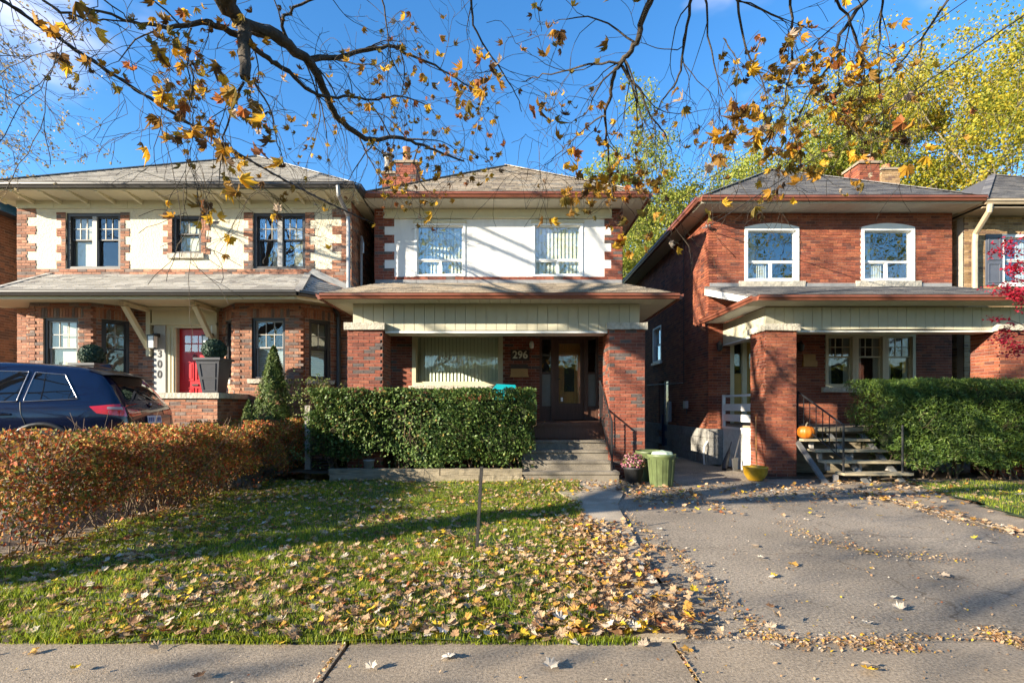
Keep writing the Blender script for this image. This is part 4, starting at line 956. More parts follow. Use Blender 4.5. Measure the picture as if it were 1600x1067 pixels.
KT = [(0, .60), (.015, .74), (.035, .92), (.06, 1.02), (.10, 1.09), (.17, 1.20), (.30, 1.40), (.45, 1.585), (.52, 1.63), (.7, 1.675), (1.1, 1.715), (1.7, 1.74), (2.3, 1.73), (2.7, 1.675), (3.0, 1.52), (3.3, 1.33), (3.55, 1.16), (3.75, 1.10), (4.2, 1.05), (4.6, .97), (4.82, .85), (4.9, .68), (4.92, .56)]
KB = [(0, .44), (.2, .36), (.6, .30), (4.3, .30), (4.7, .34), (4.92, .42)]
KW = [(0, .76), (.03, .82), (.10, .885), (.25, .935), (.55, .975), (1.0, 1.0), (3.8, 1.0), (4.3, .965), (4.65, .87), (4.85, .72), (4.92, .58)]
def section(x):
    zt, zb, w_ = interp(KT, x), interp(KB, x), interp(KW, x)
    belt = min(1.10 - .03 * (x / 4.9), zt - .04); k = min(1, max(0, (zt - belt - .04) / .5)); wr = w_ * .93 * (1 - k) + .67 * k
    return [(0, zb), (w_ * .88, zb), (w_ * .965, zb + .07), (w_ * .985, zb + (belt - zb) * .30), (w_, zb + (belt - zb) * .62), (w_ * .985, zb + (belt - zb) * .86), (w_ * .955, belt), (wr + .012, max(belt + .01, zt - .085)), (wr - .06, zt - .025), (wr * .55, zt - .004), (0, zt)]
xs = sorted(set([a for a, b in KT] + [.25, .38, .9, 1.4, 2.0, 2.5, 2.85, 3.15, 3.42, 4.0, 4.4, 4.72]))
V = []; F = []
for x in xs:
    s_ = section(x); row = [(x, y, z) for y, z in s_] + [(x, -y, z) for y, z in s_[-2:0:-1]]; V += row
nsec = len(row)
for i in range(len(xs) - 1):
    for j in range(nsec): F.append((i * nsec + j, i * nsec + (j + 1) % nsec, (i + 1) * nsec + (j + 1) % nsec, (i + 1) * nsec + j))
F.append(tuple(range(nsec))[::-1]); F.append(tuple((len(xs) - 1) * nsec + j for j in range(nsec)))
ang = math.atan2(-.24, -.97)
car = thing('parked_car', 'glossy dark blue SUV parked beside the red door house', 'car', (-5.93, 8.52, .34), None, ang)
cb = MB(); cb.add(V, F); body = cb.build('body', M['car_paint'], car, True)
sm = body.modifiers.new('s', 'SUBSURF'); sm.levels = 2; sm.render_levels = 2
dg = bpy.context.evaluated_depsgraph_get(); ev = body.evaluated_get(dg); me_ = ev.to_mesh()
bvh = BVHTree.FromPolygons([v.co.copy() for v in me_.vertices], [tuple(p.vertices) for p in me_.polygons]); ev.to_mesh_clear()
def cast(side, a, b, off):
    if side == 'rear': h = bvh.ray_cast(Vector((-1, a, b)), Vector((1, 0, 0)))
    else: h = bvh.ray_cast(Vector((a, 2 * side, b)), Vector((0, -side, 0)))
    if h[0] is None: return None
    n = h[1]
    if (side == 'rear' and n.x > 0) or (side != 'rear' and n.y * side < 0): n = -n
    return h[0] + n * off
def patch(name, side, q4, m, off=.004, nu=10, nv=6, smooth=True, parent=None):
    """q4: corners (a,b) lower-left, lower-right, upper-right, upper-left laid on the body"""
    vs = []; ok = True
    for j in range(nv + 1):
        for i in range(nu + 1):
            s_, t = i / nu, j / nv
            a = (q4[0][0] * (1 - s_) + q4[1][0] * s_) * (1 - t) + (q4[3][0] * (1 - s_) + q4[2][0] * s_) * t
            b = (q4[0][1] * (1 - s_) + q4[1][1] * s_) * (1 - t) + (q4[3][1] * (1 - s_) + q4[2][1] * s_) * t
            p = cast(side, a, b, off)
            if p is None: p = Vector((a, 0, b)) if side != 'rear' else Vector((.1, a, b))
            vs.append(p)
    fs = [(j * (nu + 1) + i, j * (nu + 1) + i + 1, (j + 1) * (nu + 1) + i + 1, (j + 1) * (nu + 1) + i) for j in range(nv) for i in range(nu)]
    q = MB(); q.add(vs, fs); return q.build(name, m, parent or car, smooth, fix=False)
def line_on(name, side, pts, m, r=.006, off=.003, parent=None, n=14):
    path = []
    for (a, b) in zip(pts[:-1], pts[1:]):
        for i in range(n):
            t = i / n; p = cast(side, a[0] * (1 - t) + b[0] * t, a[1] * (1 - t) + b[1] * t, off)
            if p is not None: path.append(p)
    p = cast(side, *pts[-1], off); path += [p] if p is not None else []
    q = MB(); q.tube(path, r, 5); return q.build(name, m, parent or car, True)
for sd_ in (1, -1):
    for nm, q4 in (('quarter_window', [(.66, 1.17), (1.30, 1.13), (1.27, 1.56), (.90, 1.53)]), ('rear_door_window', [(1.38, 1.13), (2.15, 1.11), (2.10, 1.58), (1.35, 1.565)]), ('front_door_window', [(2.23, 1.11), (3.20, 1.09), (2.76, 1.54), (2.18, 1.585)])):
        wnd = patch(nm, sd_, q4, M['car_glass'], .005); line_on('window_trim', sd_, q4 + q4[:1], M['chrome'], .008, .006, wnd)
    line_on('door_seam', sd_, [(1.22, .75), (1.30, .95), (1.34, 1.13)], M['black_plastic'], .005, .001); line_on('door_seam', sd_, [(2.22, .42), (2.19, 1.11)], M['black_plastic'], .005, .001); line_on('door_seam', sd_, [(3.35, .42), (3.40, 1.02)], M['black_plastic'], .005, .001)
    for hx in (1.42, 2.35):
        p0, p1, p2 = cast(sd_, hx, .95, .01), cast(sd_, hx + .13, .955, .035), cast(sd_, hx + .26, .95, .01); q = MB(); q.tube([p0, p1, p2], [.014, .02, .014], 6); q.build('door_handle', M['car_paint'], car, True)
    tl_ = patch('tail_light', sd_, [(.06, .91), (.40, .96), (.50, 1.06), (.11, 1.10)], M['tail_red'], .006)
    patch('lamp_strip', sd_, [(.10, 1.005), (.28, 1.02), (.28, 1.055), (.12, 1.05)], M['tail_clear'], .010, parent=tl_)
    patch('tail_light', 'rear', [(sd_ * .42, .93), (sd_ * .80, .90), (sd_ * .80, 1.03), (sd_ * .42, 1.0)], M['tail_red'], .006)
    patch('rocker', sd_, [(1.35, .32), (3.45, .32), (3.45, .46), (1.35, .46)], M['black_plastic'], .006)
    for wx in (1.05, 4.02):
        q = MB(); q.tube([(wx, sd_ * .74, .37), (wx, sd_ * 1.0, .37)], .37, 28); wh = q.build('wheel', M['tyre'], car, False)
        q = MB(); q.tube([(wx, sd_ * .985, .37), (wx, sd_ * 1.004, .37)], .26, 24)
        q.build('rim', M['grey_metal'], wh)
        pts = [(wx + .44 * math.cos(t), .37 + .44 * math.sin(t)) for t in np.linspace(.1, math.pi - .1, 16)]
        path = [p for p in (cast(sd_, a, b, .004) for a, b in pts) if p is not None]
        q = MB(); q.tube(path, .035, 6); q.build('wheel_arch', M['black_plastic'], car, True)
    q = MB(); q.tube([(3.15, sd_ * .96, 1.12), (3.12, sd_ * 1.06, 1.14)], [.03, .04], 6); q.lathe([(.01, 0), (.085, .02), (.09, .13), (.02, .16)], (3.1, sd_ * 1.12, 1.07), 12, 1.3); q.build('wing_mirror', M['car_paint'], car, True)
patch('rear_window', 'rear', [(-.60, 1.17), (.60, 1.17), (.54, 1.52), (-.54, 1.52)], M['car_glass'], .006, 14, 8)
q = MB(); q.prism([(.26, -.60, 1.545), (.50, -.60, 1.60), (.64, -.58, 1.615), (.45, -.58, 1.54)], (0, 1.24, .0)); q.build('spoiler', M['black_plastic'], car)
q = MB(); q.prism([(.62, -.02, 1.68), (.80, -.02, 1.72), (.66, -.02, 1.755)], (0, .04, 0)); q.build('antenna_fin', M['car_paint'], car)
pl_ = patch('number_plate', 'rear', [(-.26, .78), (.26, .78), (.26, .91), (-.26, .91)], M['plate_white'], .016, 4, 2)
q = MB()
for i in range(7):
    if i != 3: p = cast('rear', -.2 + i * .066, .845, .019); q.obox(p, (0, 1, 0), (0, 0, 1), (1, 0, 0), .036, .07, .004)
q.build('plate_mark', M['plate_blue'], pl_)
p = cast('rear', 0, 1.08, .012); bd = MB(); bd.tube([p, p + Vector((-.012, 0, .004))], .045, 20); bdg = bd.build('badge', M['black_plastic'], car, True)
for k in range(4):
    q = MB(); a0 = k * math.pi / 2; q.add([p + Vector((-.014, 0, .005))] + [p + Vector((-.014, .028 * math.cos(a0 + t), .005 + .028 * math.sin(a0 + t))) for t in np.linspace(0, math.pi / 2, 6)], [tuple(range(7))]); q.build('badge_quarter', M['plate_white'] if k % 2 else M['plate_blue'], bdg)
patch('bumper', 'rear', [(-.74, .46), (.74, .46), (.72, .66), (-.72, .66)], M['black_plastic'], .006, 14, 3)
line_on('tailgate_seam', 'rear', [(-.72, .90), (-.66, .70), (.66, .70), (.72, .90)], M['black_plastic'], .005, .001)

# ------------------------------------------------------------------ foliage helpers
LEAF4 = np.array([(0, -.5, 0), (.34, .02, .07), (0, .5, 0), (-.34, .02, .07)]); LEAF4F = np.array([(0, 1, 2), (0, 2, 3)])
NEED = np.array([(-.09, -.5, 0), (.09, -.5, 0), (.07, .1, .04), (0, .5, 0), (-.07, .1, .04)]); NEEDF = np.array([(0, 1, 2), (0, 2, 3), (0, 3, 4)]); NEEDF = np.vstack([NEEDF, [(0, 2, 4)]])[[0, 3, 1]]
NEEDF = np.array([(0, 1, 2), (0, 2, 4), (4, 2, 3)])
def maple_leaf(curl, fold, seed):
    r = random.Random(seed); pts = []
    lob = [(-90, .12), (-62, .50), (-42, .50), (-20, .86), (-2, .66), (12, .78), (24, .60), (44, 1.0), (58, .76), (66, .86), (75, .66), (90, 1.12), (105, .66), (114, .86), (122, .76), (136, 1.0), (156, .60), (168, .78), (182, .66), (200, .86), (222, .50), (242, .50)]
    for a, rr in lob:
        rr *= r.uniform(.92, 1.06) * .5; x, y = rr * math.cos(R(a)), rr * math.sin(R(a)); d = math.hypot(x, y)
        pts.append((x, y, curl * d * d * 2 + fold * abs(x) + .09 * math.sin(3 * R(a) + seed) * d * 2 + r.uniform(-.045, .045)))
    pts.append((0, -.05, 0)); n = len(lob)
    return np.array(pts), np.array([(n, i, (i + 1) % n) for i in range(n)])
def box_points(n, x0, x1, y0, y1, z0, z1, shell=.16, lump=.06, fx=None):
    """points in the outer layer of a clipped hedge, with an uneven outline"""
    out = []
    while len(out) < n:
        m = n * 2; p = np.stack([nr.uniform(x0, x1, m), nr.uniform(y0, y1, m), nr.uniform(z0, z1, m)], 1)
        d = np.min(np.stack([p[:, 0] - x0, x1 - p[:, 0], p[:, 1] - y0, y1 - p[:, 1], z1 - p[:, 2]], 1), 1)
        bump = lump * (np.sin(p[:, 0] * 5.1 + p[:, 2] * 3.3) + np.sin(p[:, 1] * 6.3 + p[:, 0] * 2.2 + p[:, 2] * 5.7) + .7 * np.sin(p[:, 0] * 13 + 1.7 * p[:, 2] * 7)) / 2
        k = (d + bump > 0) & (nr.random(m) < np.exp(-np.maximum(0, d + bump) / shell) + .05)
        if fx is not None: k &= fx(p)
        out.extend(p[k].tolist())
    return np.array(out[:n])
def outward(p, c, k, up=.3):
    v = p - np.array(c); v[:, 2] *= .6; v /= np.linalg.norm(v, axis=1, keepdims=True) + 1e-6
    return v + nr.normal(size=v.shape) * k + np.array([0, 0, up])
M['bark'] = mat('grey_brown_bark', (.070, .056, .042), .95, .35, 14, .8, 40, stretch=(1, 1, .3)); M['twig'] = mat('twig_bark', (.085, .062, .05), .9, .25, 20)
M['stem'] = mat('hedge_stem', (.16, .11, .07), .9, .3, 20)

def grow(segs, tips, p, d, L, r, depth, rr, spread=.55, droop=.0, kids=3, seg=4, wob=.18, rmin=.003, rat=.62):
    pts = [Vector(p)]; rad = [r]; d = Vector(d).normalized()
    for i in range(seg):
        d = (d + Vector((rr.gauss(0, wob), rr.gauss(0, wob), rr.gauss(0, wob) - droop))).normalized()
        pts.append(pts[-1] + d * L / seg); rad.append(max(rmin, r * (1 - .55 * (i + 1) / seg)))
    segs.append((pts, rad))
    if depth == 0: tips.append((pts[-1], d)); tips.append((pts[-2], d)); return
    for k in range(kids):
        t = rr.uniform(.3, 1) if k else 1.0; i = min(seg - 1, int(t * seg)); q = pts[i].lerp(pts[i + 1], t * seg - i) if i < seg else pts[-1]
        nd = (d + Vector((rr.gauss(0, spread), rr.gauss(0, spread), rr.gauss(0, spread)))).normalized()
        grow(segs, tips, q, nd, L * rr.uniform(.55, .8), max(rmin, rad[min(i + 1, seg)] * (rat if k else .85)), depth - 1, rr, spread, droop, kids, max(2, seg - 1), wob, rmin, rat)
def tubes(segs, sides=lambda r: 7 if r > .05 else (5 if r > .015 else 3)):
    mb = MB()
    for pts, rad in segs: mb.tube(pts, rad, sides(rad[0]), cap=False)
    return mb

# ------------------------------------------------------------------ hedges and shrubs
M['hedge_leaf'] = island_mat('broad_hedge_leaf', [(3, (.06, .11, .025)), (3, (.09, .15, .035)), (2.4, (.13, .195, .05)), (1.2, (.18, .23, .06)), (.4, (.26, .19, .05))], .48, .15, 30, 0, trans=.22, spec=.3)
hd = thing('evergreen_hedge', 'clipped dark green broadleaf hedge in front of the 296 porch', 'hedge', (-1.7, 9.95, .15))
def f2(p): return (p[:, 2] > .38 + .22 * np.sin(p[:, 0] * 3.1) * np.sin(p[:, 0] * 1.3 + 1)) | (nr.random(len(p)) < .12)
p = box_points(34000, -3.92, .46, 9.58, 10.55, .2, 1.76, .17, .13, f2)
scatter('foliage', LEAF4, LEAF4F, p, rots(len(p), size=(.042, .074), nrm=outward(p, (-1.7, 10.1, .7), .65, .35)), M['hedge_leaf'], hd)
sg = []; tp = []
for i in range(26): 
    x = rng.uniform(-3.8, .3); grow(sg, tp, (x, rng.uniform(9.8, 10.2), .12), (rng.gauss(0, .3), rng.gauss(0, .15), 1), .8, .016, 2, rng, .4, 0, 3, 4)
tubes(sg).build('stem', M['stem'], hd, True)

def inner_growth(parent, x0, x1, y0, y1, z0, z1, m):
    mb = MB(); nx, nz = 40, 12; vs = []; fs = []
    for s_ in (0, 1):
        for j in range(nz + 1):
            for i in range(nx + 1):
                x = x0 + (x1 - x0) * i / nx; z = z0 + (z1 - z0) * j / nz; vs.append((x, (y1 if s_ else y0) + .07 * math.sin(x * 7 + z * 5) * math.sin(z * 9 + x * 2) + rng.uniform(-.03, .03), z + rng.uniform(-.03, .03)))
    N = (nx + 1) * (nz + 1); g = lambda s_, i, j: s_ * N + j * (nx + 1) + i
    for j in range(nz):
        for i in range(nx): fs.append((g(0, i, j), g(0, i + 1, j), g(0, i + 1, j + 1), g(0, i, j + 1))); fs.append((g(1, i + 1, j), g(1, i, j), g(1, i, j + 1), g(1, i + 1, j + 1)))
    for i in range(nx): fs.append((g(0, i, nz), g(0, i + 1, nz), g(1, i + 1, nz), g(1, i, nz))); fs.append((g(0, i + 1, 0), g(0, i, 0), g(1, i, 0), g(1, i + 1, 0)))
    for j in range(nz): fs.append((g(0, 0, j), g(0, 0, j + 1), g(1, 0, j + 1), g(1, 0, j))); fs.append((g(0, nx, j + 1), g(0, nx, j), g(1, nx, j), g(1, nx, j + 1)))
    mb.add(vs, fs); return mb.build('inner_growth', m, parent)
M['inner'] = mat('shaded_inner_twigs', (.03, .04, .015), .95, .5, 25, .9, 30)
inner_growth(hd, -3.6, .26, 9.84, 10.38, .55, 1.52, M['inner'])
M['spirea'] = island_mat('autumn_hedge_leaf', [(3, (.46, .10, .03)), (2, (.42, .19, .035)), (2.4, (.24, .20, .03)), (2.2, (.15, .17, .03)), (1.6, (.58, .26, .09)), (1, (.28, .09, .035)), (1, (.64, .38, .08))], .6, .4, 2.5, 0, trans=.3)
hs = thing('autumn_hedge', 'twiggy orange and rust autumn hedge along the left of the lawn', 'hedge', (-4.7, 7.3, 0))
def f1(p):
    base = .17 + .15 * np.sin(p[:, 1] * 2.3 + .5) + .08 * np.sin(p[:, 1] * 5.1)
    near = np.clip((4.95 - p[:, 1]) / .6, 0, 1)
    side = (p[:, 0] + 4.75) / .6
    top = 1.12 + .085 * np.sin(p[:, 1] * 3.7 + 1) + .05 * np.sin(p[:, 1] * 9.1 + p[:, 0] * 6) - .10 * np.clip((5.4 - p[:, 1]), 0, 1)
    return (p[:, 2] < top + nr.normal(size=len(p)) * .02) & ((p[:, 2] > base + .12 * np.abs(side)) | (nr.random(len(p)) < .10)) & (nr.random(len(p)) > near * .8) & (nr.random(len(p)) < .4 + .6 * np.clip(p[:, 2] / .8, 0, 1))
p = box_points(46000, -5.28, -4.14, 4.3, 10.5, .06, 1.17, .17, .19, f1)
scatter('foliage', LEAF4, LEAF4F, p, rots(len(p), size=(.026, .056), nrm=outward(p, (-4.7, 7.3, .3), 1.0, .3)), M['spirea'], hs)
sg = []; tp = []
for i in range(210):
    y = rng.uniform(4.3, 10.4); x = rng.uniform(-4.85, -4.5); grow(sg, tp, (x, y, 0), (rng.gauss(0, .38), rng.gauss(0, .3), 1), rng.uniform(.48, .66), .0075, 2, rng, .32, 0, 3, 3, .12, .0024, .7)
tubes(sg, lambda r: 3).build('stem', M['stem'], hs, True)

M['yew'] = island_mat('yew_needle', [(3, (.045, .085, .016)), (3, (.075, .13, .022)), (2, (.12, .19, .03)), (1, (.18, .24, .045))], .5, .35, 3.5, 0, trans=.15)
hy = thing('yew_hedge', 'dense green yew hedge right of the wooden steps', 'hedge', (9, 10, 0))
def f3(p): return ((p[:, 2] > .42 + .5 * np.clip(7.0 - p[:, 0], -.2, .5) + .08 * np.sin(p[:, 0] * 4)) | (nr.random(len(p)) < .04)) & (p[:, 0] > 7.05 - .28 * np.clip(p[:, 2] - .6, 0, .8) + .25 * (p[:, 2] < .6) + .08 * np.sin(p[:, 2] * 9))
p = box_points(95000, 6.55, 11.5, 9.35, 10.5, .15, 1.93, .12, .13, f3)
scatter('foliage', NEED, NEEDF, p, rots(len(p), size=(.04, .085), nrm=outward(p, (9, 10, .4), .9, .5)), M['yew'], hy)
sg = []; tp = []
for i in range(24): grow(sg, tp, (rng.uniform(7.1, 11.2), rng.uniform(9.8, 10.2), 0), (rng.gauss(0, .35), rng.gauss(0, .25), 1), .8, .022, 2, rng, .4, 0, 3, 4)
tubes(sg).build('stem', M['stem'], hy, True)

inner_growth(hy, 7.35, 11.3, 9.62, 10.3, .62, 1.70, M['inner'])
M['cedar'] = island_mat('cedar_spray', [(3, (.05, .085, .016)), (3, (.08, .12, .022)), (2, (.12, .155, .03))], .6, .15, 20, 0, trans=.15)
def cone_shrub(name, label, cat, x, y, z0, h, r, n, m, sz):
    t = thing(name, label, cat, (x, y, z0)); k = nr.random(n) ** .8; th = nr.uniform(0, 6.283, n)
    prof = np.where(k < .12, .85 + k, 1) * (1 - k) ** .75 * (1 + .13 * np.sin(th * 5 + k * 14) + .08 * np.sin(th * 11 - k * 23)); rr_ = r * prof * nr.uniform(.65, 1.05, n) ** .5
    p = np.stack([x + rr_ * np.cos(th), y + rr_ * np.sin(th), z0 + k * h], 1)
    nn = np.stack([np.cos(th), np.sin(th), .8 + 0 * th], 1) + nr.normal(size=(n, 3)) * .5
    scatter('foliage', NEED, NEEDF, p, rots(n, size=sz, nrm=nn), m, t)
    MB().tube([(x, y, z0), (x, y, z0 + h * .8)], [.03, .01], 6).build('stem', M['bark'], t); return t
cone_shrub('cedar_shrub', 'small pointed green cedar below the bay window', 'shrub', -4.82, 10.35, .35, 2.25, .52, 9000, M['cedar'], (.06, .11))
cone_shrub('cedar_shrub', 'low rounded green cedar at the foot of the pointed one', 'shrub', -5.22, 10.15, .35, 1.15, .30, 2500, M['cedar'], (.06, .10))
M['pale_leaf'] = island_mat('pale_shrub_leaf', [(2, (.10, .15, .03)), (2, (.16, .19, .05)), (1, (.22, .20, .07))], .6, .15, 20, 0, trans=.25)
t = thing('young_shrub', 'spindly pale green shrub beside the grey post', 'shrub', (-4.05, 10.3, .1)); sg = []; tp = []
for i in range(7): grow(sg, tp, (-4.03, 10.3, .1), (rng.gauss(0, .10), rng.gauss(0, .1), 1), .95, .009, 2, rng, .3, 0, 3, 4, .1)
tubes(sg).build('stem', M['stem'], t)
tpn = np.array([tuple(a) for a, b in tp]); p = np.repeat(tpn, 12, 0) + nr.normal(size=(len(tpn) * 12, 3)) * .05
scatter('foliage', LEAF4, LEAF4F, p, rots(len(p), size=(.03, .06)), M['pale_leaf'], t)
M['box_leaf'] = island_mat('boxwood_ball', [(3, (.028, .06, .035)), (2, (.045, .085, .05)), (1, (.02, .045, .028))], .55, .1, 20, 0)
M['urn'] = mat('slate_planter', (.035, .037, .047), .5, .15, 8)
def topiary(label, x, y, z0, s, full=True):
    t = thing('topiary_planter', label, 'planter', (x, y, z0), 'topiary planters by the red door'); h = .66 * s
    if full:
        q = MB(); a, b = .15 * s, .235 * s
        q.add([(x - a, y - a, z0), (x + a, y - a, z0), (x + a, y + a, z0), (x - a, y + a, z0), (x - b, y - b, z0 + h), (x + b, y - b, z0 + h), (x + b, y + b, z0 + h), (x - b, y + b, z0 + h)], [(3, 2, 1, 0), (0, 1, 5, 4), (1, 2, 6, 5), (2, 3, 7, 6), (3, 0, 4, 7), (4, 5, 6, 7)])
        pt = q.build('pot', M['urn'], t)
        q = MB(); q.box(x - b - .03, x + b + .03, y - b - .03, y + b + .03, z0 + h - .01, z0 + h + .035); q.build('rim', M['urn'], pt)
        for (f0, f1) in ((.08, .42), (.48, .88)):
            q = MB(); 
            for sx in (-1, 1):
                e = lambda f: (a + (b - a) * f); q.bar((x + sx * e(f0) * .72, y - e(f0) - .004, z0 + h * f0), (x + sx * e(f1) * .72, y - e(f1) - .004, z0 + h * f1), .012, .012)
            for f in (f0, f1): q.bar((x - (a + (b - a) * f) * .72, y - (a + (b - a) * f) - .004, z0 + h * f), (x + (a + (b - a) * f) * .72, y - (a + (b - a) * f) - .004, z0 + h * f), .012, .012)
            q.build('moulding', M['urn'], pt)
    n = 3500; v = nr.normal(size=(n, 3)); v /= np.linalg.norm(v, axis=1, keepdims=True); r_ = .225 * s * nr.uniform(.86, 1.0, n)[:, None]
    p = v * r_ + np.array([x, y, z0 + h + .21 * s])
    scatter('foliage', LEAF4, LEAF4F, p, rots(n, size=(.03, .05), nrm=v + nr.normal(size=(n, 3)) * .5), M['box_leaf'], t)
    MB().lathe([(.01, -.2 * s), (.15 * s, -.13 * s), (.19 * s, 0), (.15 * s, .13 * s), (.01, .19 * s)], (x, y, z0 + h + .21 * s), 14).build('core', M['box_leaf'], t, True)
topiary('slate planter with clipped ball on the landing right of the red door', -6.02, 10.35, 1.67, 1.0)
topiary('clipped topiary ball showing behind the car roof', -8.62, 10.5, 1.58, 1.0)
for xx, lb in ((-8.10, 'lantern on the grey panel above the number 300'), (-6.87, 'lantern on the white pilaster right of the red door')):
    t = thing('wall_lantern', 'black framed ' + lb, 'lantern', (xx, 11.6, 2.75)); q = MB(); q.box(xx - .05, xx + .05, 11.60, 11.72, 2.98, 3.06); q.box(xx - .085, xx + .085, 11.46, 11.63, 2.98, 3.01); q.box(xx - .07, xx + .07, 11.47, 11.61, 2.70, 2.72)
    for a in (-.075, .065):
        for b in (11.465, 11.605): q.box(xx + a, xx + a + .01, b, b + .01, 2.72, 2.98)
    q.build('bracket', M['black_metal'], t); q = MB(); q.box(xx - .064, xx + .064, 11.476, 11.604, 2.721, 2.979); q.build('lamp_glass', M['lamp_glass'], t)

# ------------------------------------------------------------------ garden bits
t = thing('timber_edging', 'mossy stacked timbers edging the bed below the hedge', 'edging', (-1.6, 9.55, 0))
for k, (za, zb) in enumerate(((0, .115), (.118, .235))):
    for a, b in (((-3.42, -1.35), (-1.34, .19)) if k else ((-3.40, -.62), (-.61, .19))):
        q = MB(); q.box(a, b, 9.53 + .012 * k, 9.66, za, zb); rough_edges(q.build('timber', M['old_wood'], t), .006, 8)
st_ = thing('steel_stake', 'rusty thin steel stake standing upright in the lawn', 'stake', (-.335, 4.95, 0))
q = MB(); a, b = Vector((-.345, 4.95, -.05)), Vector((-.298, 5.0, .815)); n = Vector((1, 0, 0))
M['rusty'] = mat('rusty_steel', (.022, .02, .019), .75, .35, 30, .3, 90)
q.bar(a, b, .030, .006, Vector((0, 1, 0))); q.bar(a + Vector((.014, .012, 0)), b + Vector((.014, .012, 0)), .006, .028, Vector((0, 1, 0))); q.build('angle_bar', M['rusty'], st_)
t = thing('fence', 'grey wooden post with a dark lattice panel left of the hedge', 'fence', (-4.0, 10.05, 0))
MB().box(-4.04, -3.94, 9.98, 10.06, 0, 1.42).build('post', M['grey_wood'], t)
for i in range(16):
    q = MB(); q.box(-3.93, -3.55, 10.03, 10.045, .12 + i * .06, .145 + i * .06); q.build('slat', M['dark_trim'], t)
MB().box(-3.56, -3.50, 10.02, 10.06, 0, 1.12).build('post', M['dark_trim'], t)
M['bin_green'] = mat('sage_plastic', (.135, .175, .068), .5, .14, 8, stain=.3, sscale=6)
def bin_(label, x, y, s, lid):
    t = thing('garbage_bin', label, 'bin', (x, y, 0), 'green garbage bins beside the porch')
    q = MB(); q.lathe([(.185 * s, 0), (.19 * s, .02), (.235 * s, .50), (.25 * s, .52), (.255 * s, .56), (.24 * s, .57), (.235 * s, .50), (.18 * s, .05)], (x, y, .0), 30); q.build('barrel', M['bin_green'], t, True)
    for k in range(14):
        th = k * math.pi / 7; q = MB(); q.tube([(x + .193 * s * math.cos(th), y + .193 * s * math.sin(th), .03), (x + .236 * s * math.cos(th), y + .236 * s * math.sin(th), .48)], .008, 4); q.build('rib', M['bin_green'], t)
    for sg_ in (-1, 1):
        q = MB(); q.tube([(x + sg_ * .24 * s, y - .06, .49), (x + sg_ * .28 * s, y - .05, .50), (x + sg_ * .28 * s, y + .05, .50), (x + sg_ * .24 * s, y + .06, .49)], .012, 5); q.build('handle', M['bin_green'], t)
    if lid:
        q = MB(); q.lathe([(.2, 0), (.17, .05), (.05, .07), (.01, .08)], (x + .02, y + .02, .55), 9, .8); q.build('bag', mat('crumpled_bag', (.42, .52, .40), .4, .2, 10, .5, 20), t)
bin_('sage green garbage bin with a bag on top beside the porch pier', 2.64, 9.05, 1.0, True)
bin_('second green garbage bin half hidden behind the front one', 2.60, 9.72, 1.0, False)
M['pot_black'] = mat('charcoal_pot', (.03, .03, .032), .6, .3, 14, .2, 40)
t = thing('flower_pot', 'black pot of pink chrysanthemums at the foot of the porch pier', 'flower pot', (2.20, 9.28, 0))
MB().lathe([(.11, 0), (.135, .02), (.175, .27), (.19, .275), (.19, .31), (.17, .31), (.16, .24)], (2.20, 9.28, 0), 22).build('pot', M['pot_black'], t, True)
n = 1100; v = nr.normal(size=(n, 3)); v[:, 2] = np.abs(v[:, 2]); v /= np.linalg.norm(v, axis=1, keepdims=True); p = v * np.array([.24, .22, .26]) * nr.uniform(.6, 1, n)[:, None] + np.array([2.20, 9.28, .32])
scatter('foliage', LEAF4, LEAF4F, p[:500], rots(500, size=(.03, .055)), M['pale_leaf'], t)
M['mum'] = island_mat('pink_petals', [(2, (.40, .10, .18)), (2, (.52, .22, .28)), (1, (.26, .06, .10)), (1, (.55, .35, .33))], .7, .15, 20, 0, trans=.2)
scatter('bloom', LEAF4, LEAF4F, p[500:], rots(n - 500, size=(.03, .05), nrm=v[500:] + nr.normal(size=(n - 500, 3)) * .4), M['mum'], t)
M['yellow_glaze'] = mat('yellow_glaze', (.62, .36, .02), .25, .14, 8, coat=.4, stain=.3, sscale=9)
t = thing('bowl_planter', 'glossy yellow ceramic bowl by the brick pier', 'planter', (4.6, 9.72, 0))
MB().lathe([(.12, 0), (.14, .01), (.205, .12), (.225, .235), (.235, .25), (.225, .265), (.205, .25), (.18, .13)], (4.62, 9.72, 0), 28).build('bowl', M['yellow_glaze'], t, True)
MB().lathe([(.19, .19), (.15, .215), (.01, .22)], (4.62, 9.72, 0), 20).build('earth', M['soil'], t)
M['pumpkin'] = mat('pumpkin_skin', (.60, .17, .012), .45, .2, 14, coat=.15, stain=.25, sscale=8)
t = thing('pumpkin', 'round orange pumpkin on the top wooden step', 'pumpkin', (5.86, 10.2, .765))
vs = []; fs = []; nu, nv = 40, 14; c = Vector((5.84, 10.17, .76))
for j in range(nv + 1):
    ph = math.pi * j / nv
    for i in range(nu):
        th = 2 * math.pi * i / nu; rr_ = .165 * (1 - .07 * abs(math.cos(th * 5)) ** 3) * math.sin(ph) ** .8; vs.append(c + Vector((rr_ * math.cos(th), rr_ * math.sin(th), .135 - .135 * math.cos(ph) - (.03 * math.exp(-((math.pi - ph) / .35) ** 2)))))
for j in range(nv):
    for i in range(nu): fs.append((j * nu + i, j * nu + (i + 1) % nu, (j + 1) * nu + (i + 1) % nu, (j + 1) * nu + i))
q = MB(); q.add(vs, fs); q.build('shell', M['pumpkin'], t, True); MB().tube([c + Z * .23, c + Vector((.01, 0, .29)), c + Vector((.04, .01, .32))], [.02, .014, .016], 6).build('stalk', M['old_wood'], t)
t = thing('broom', 'wooden handled broom leaning on the brick pier', 'broom', (4.95, 10.1, 0))
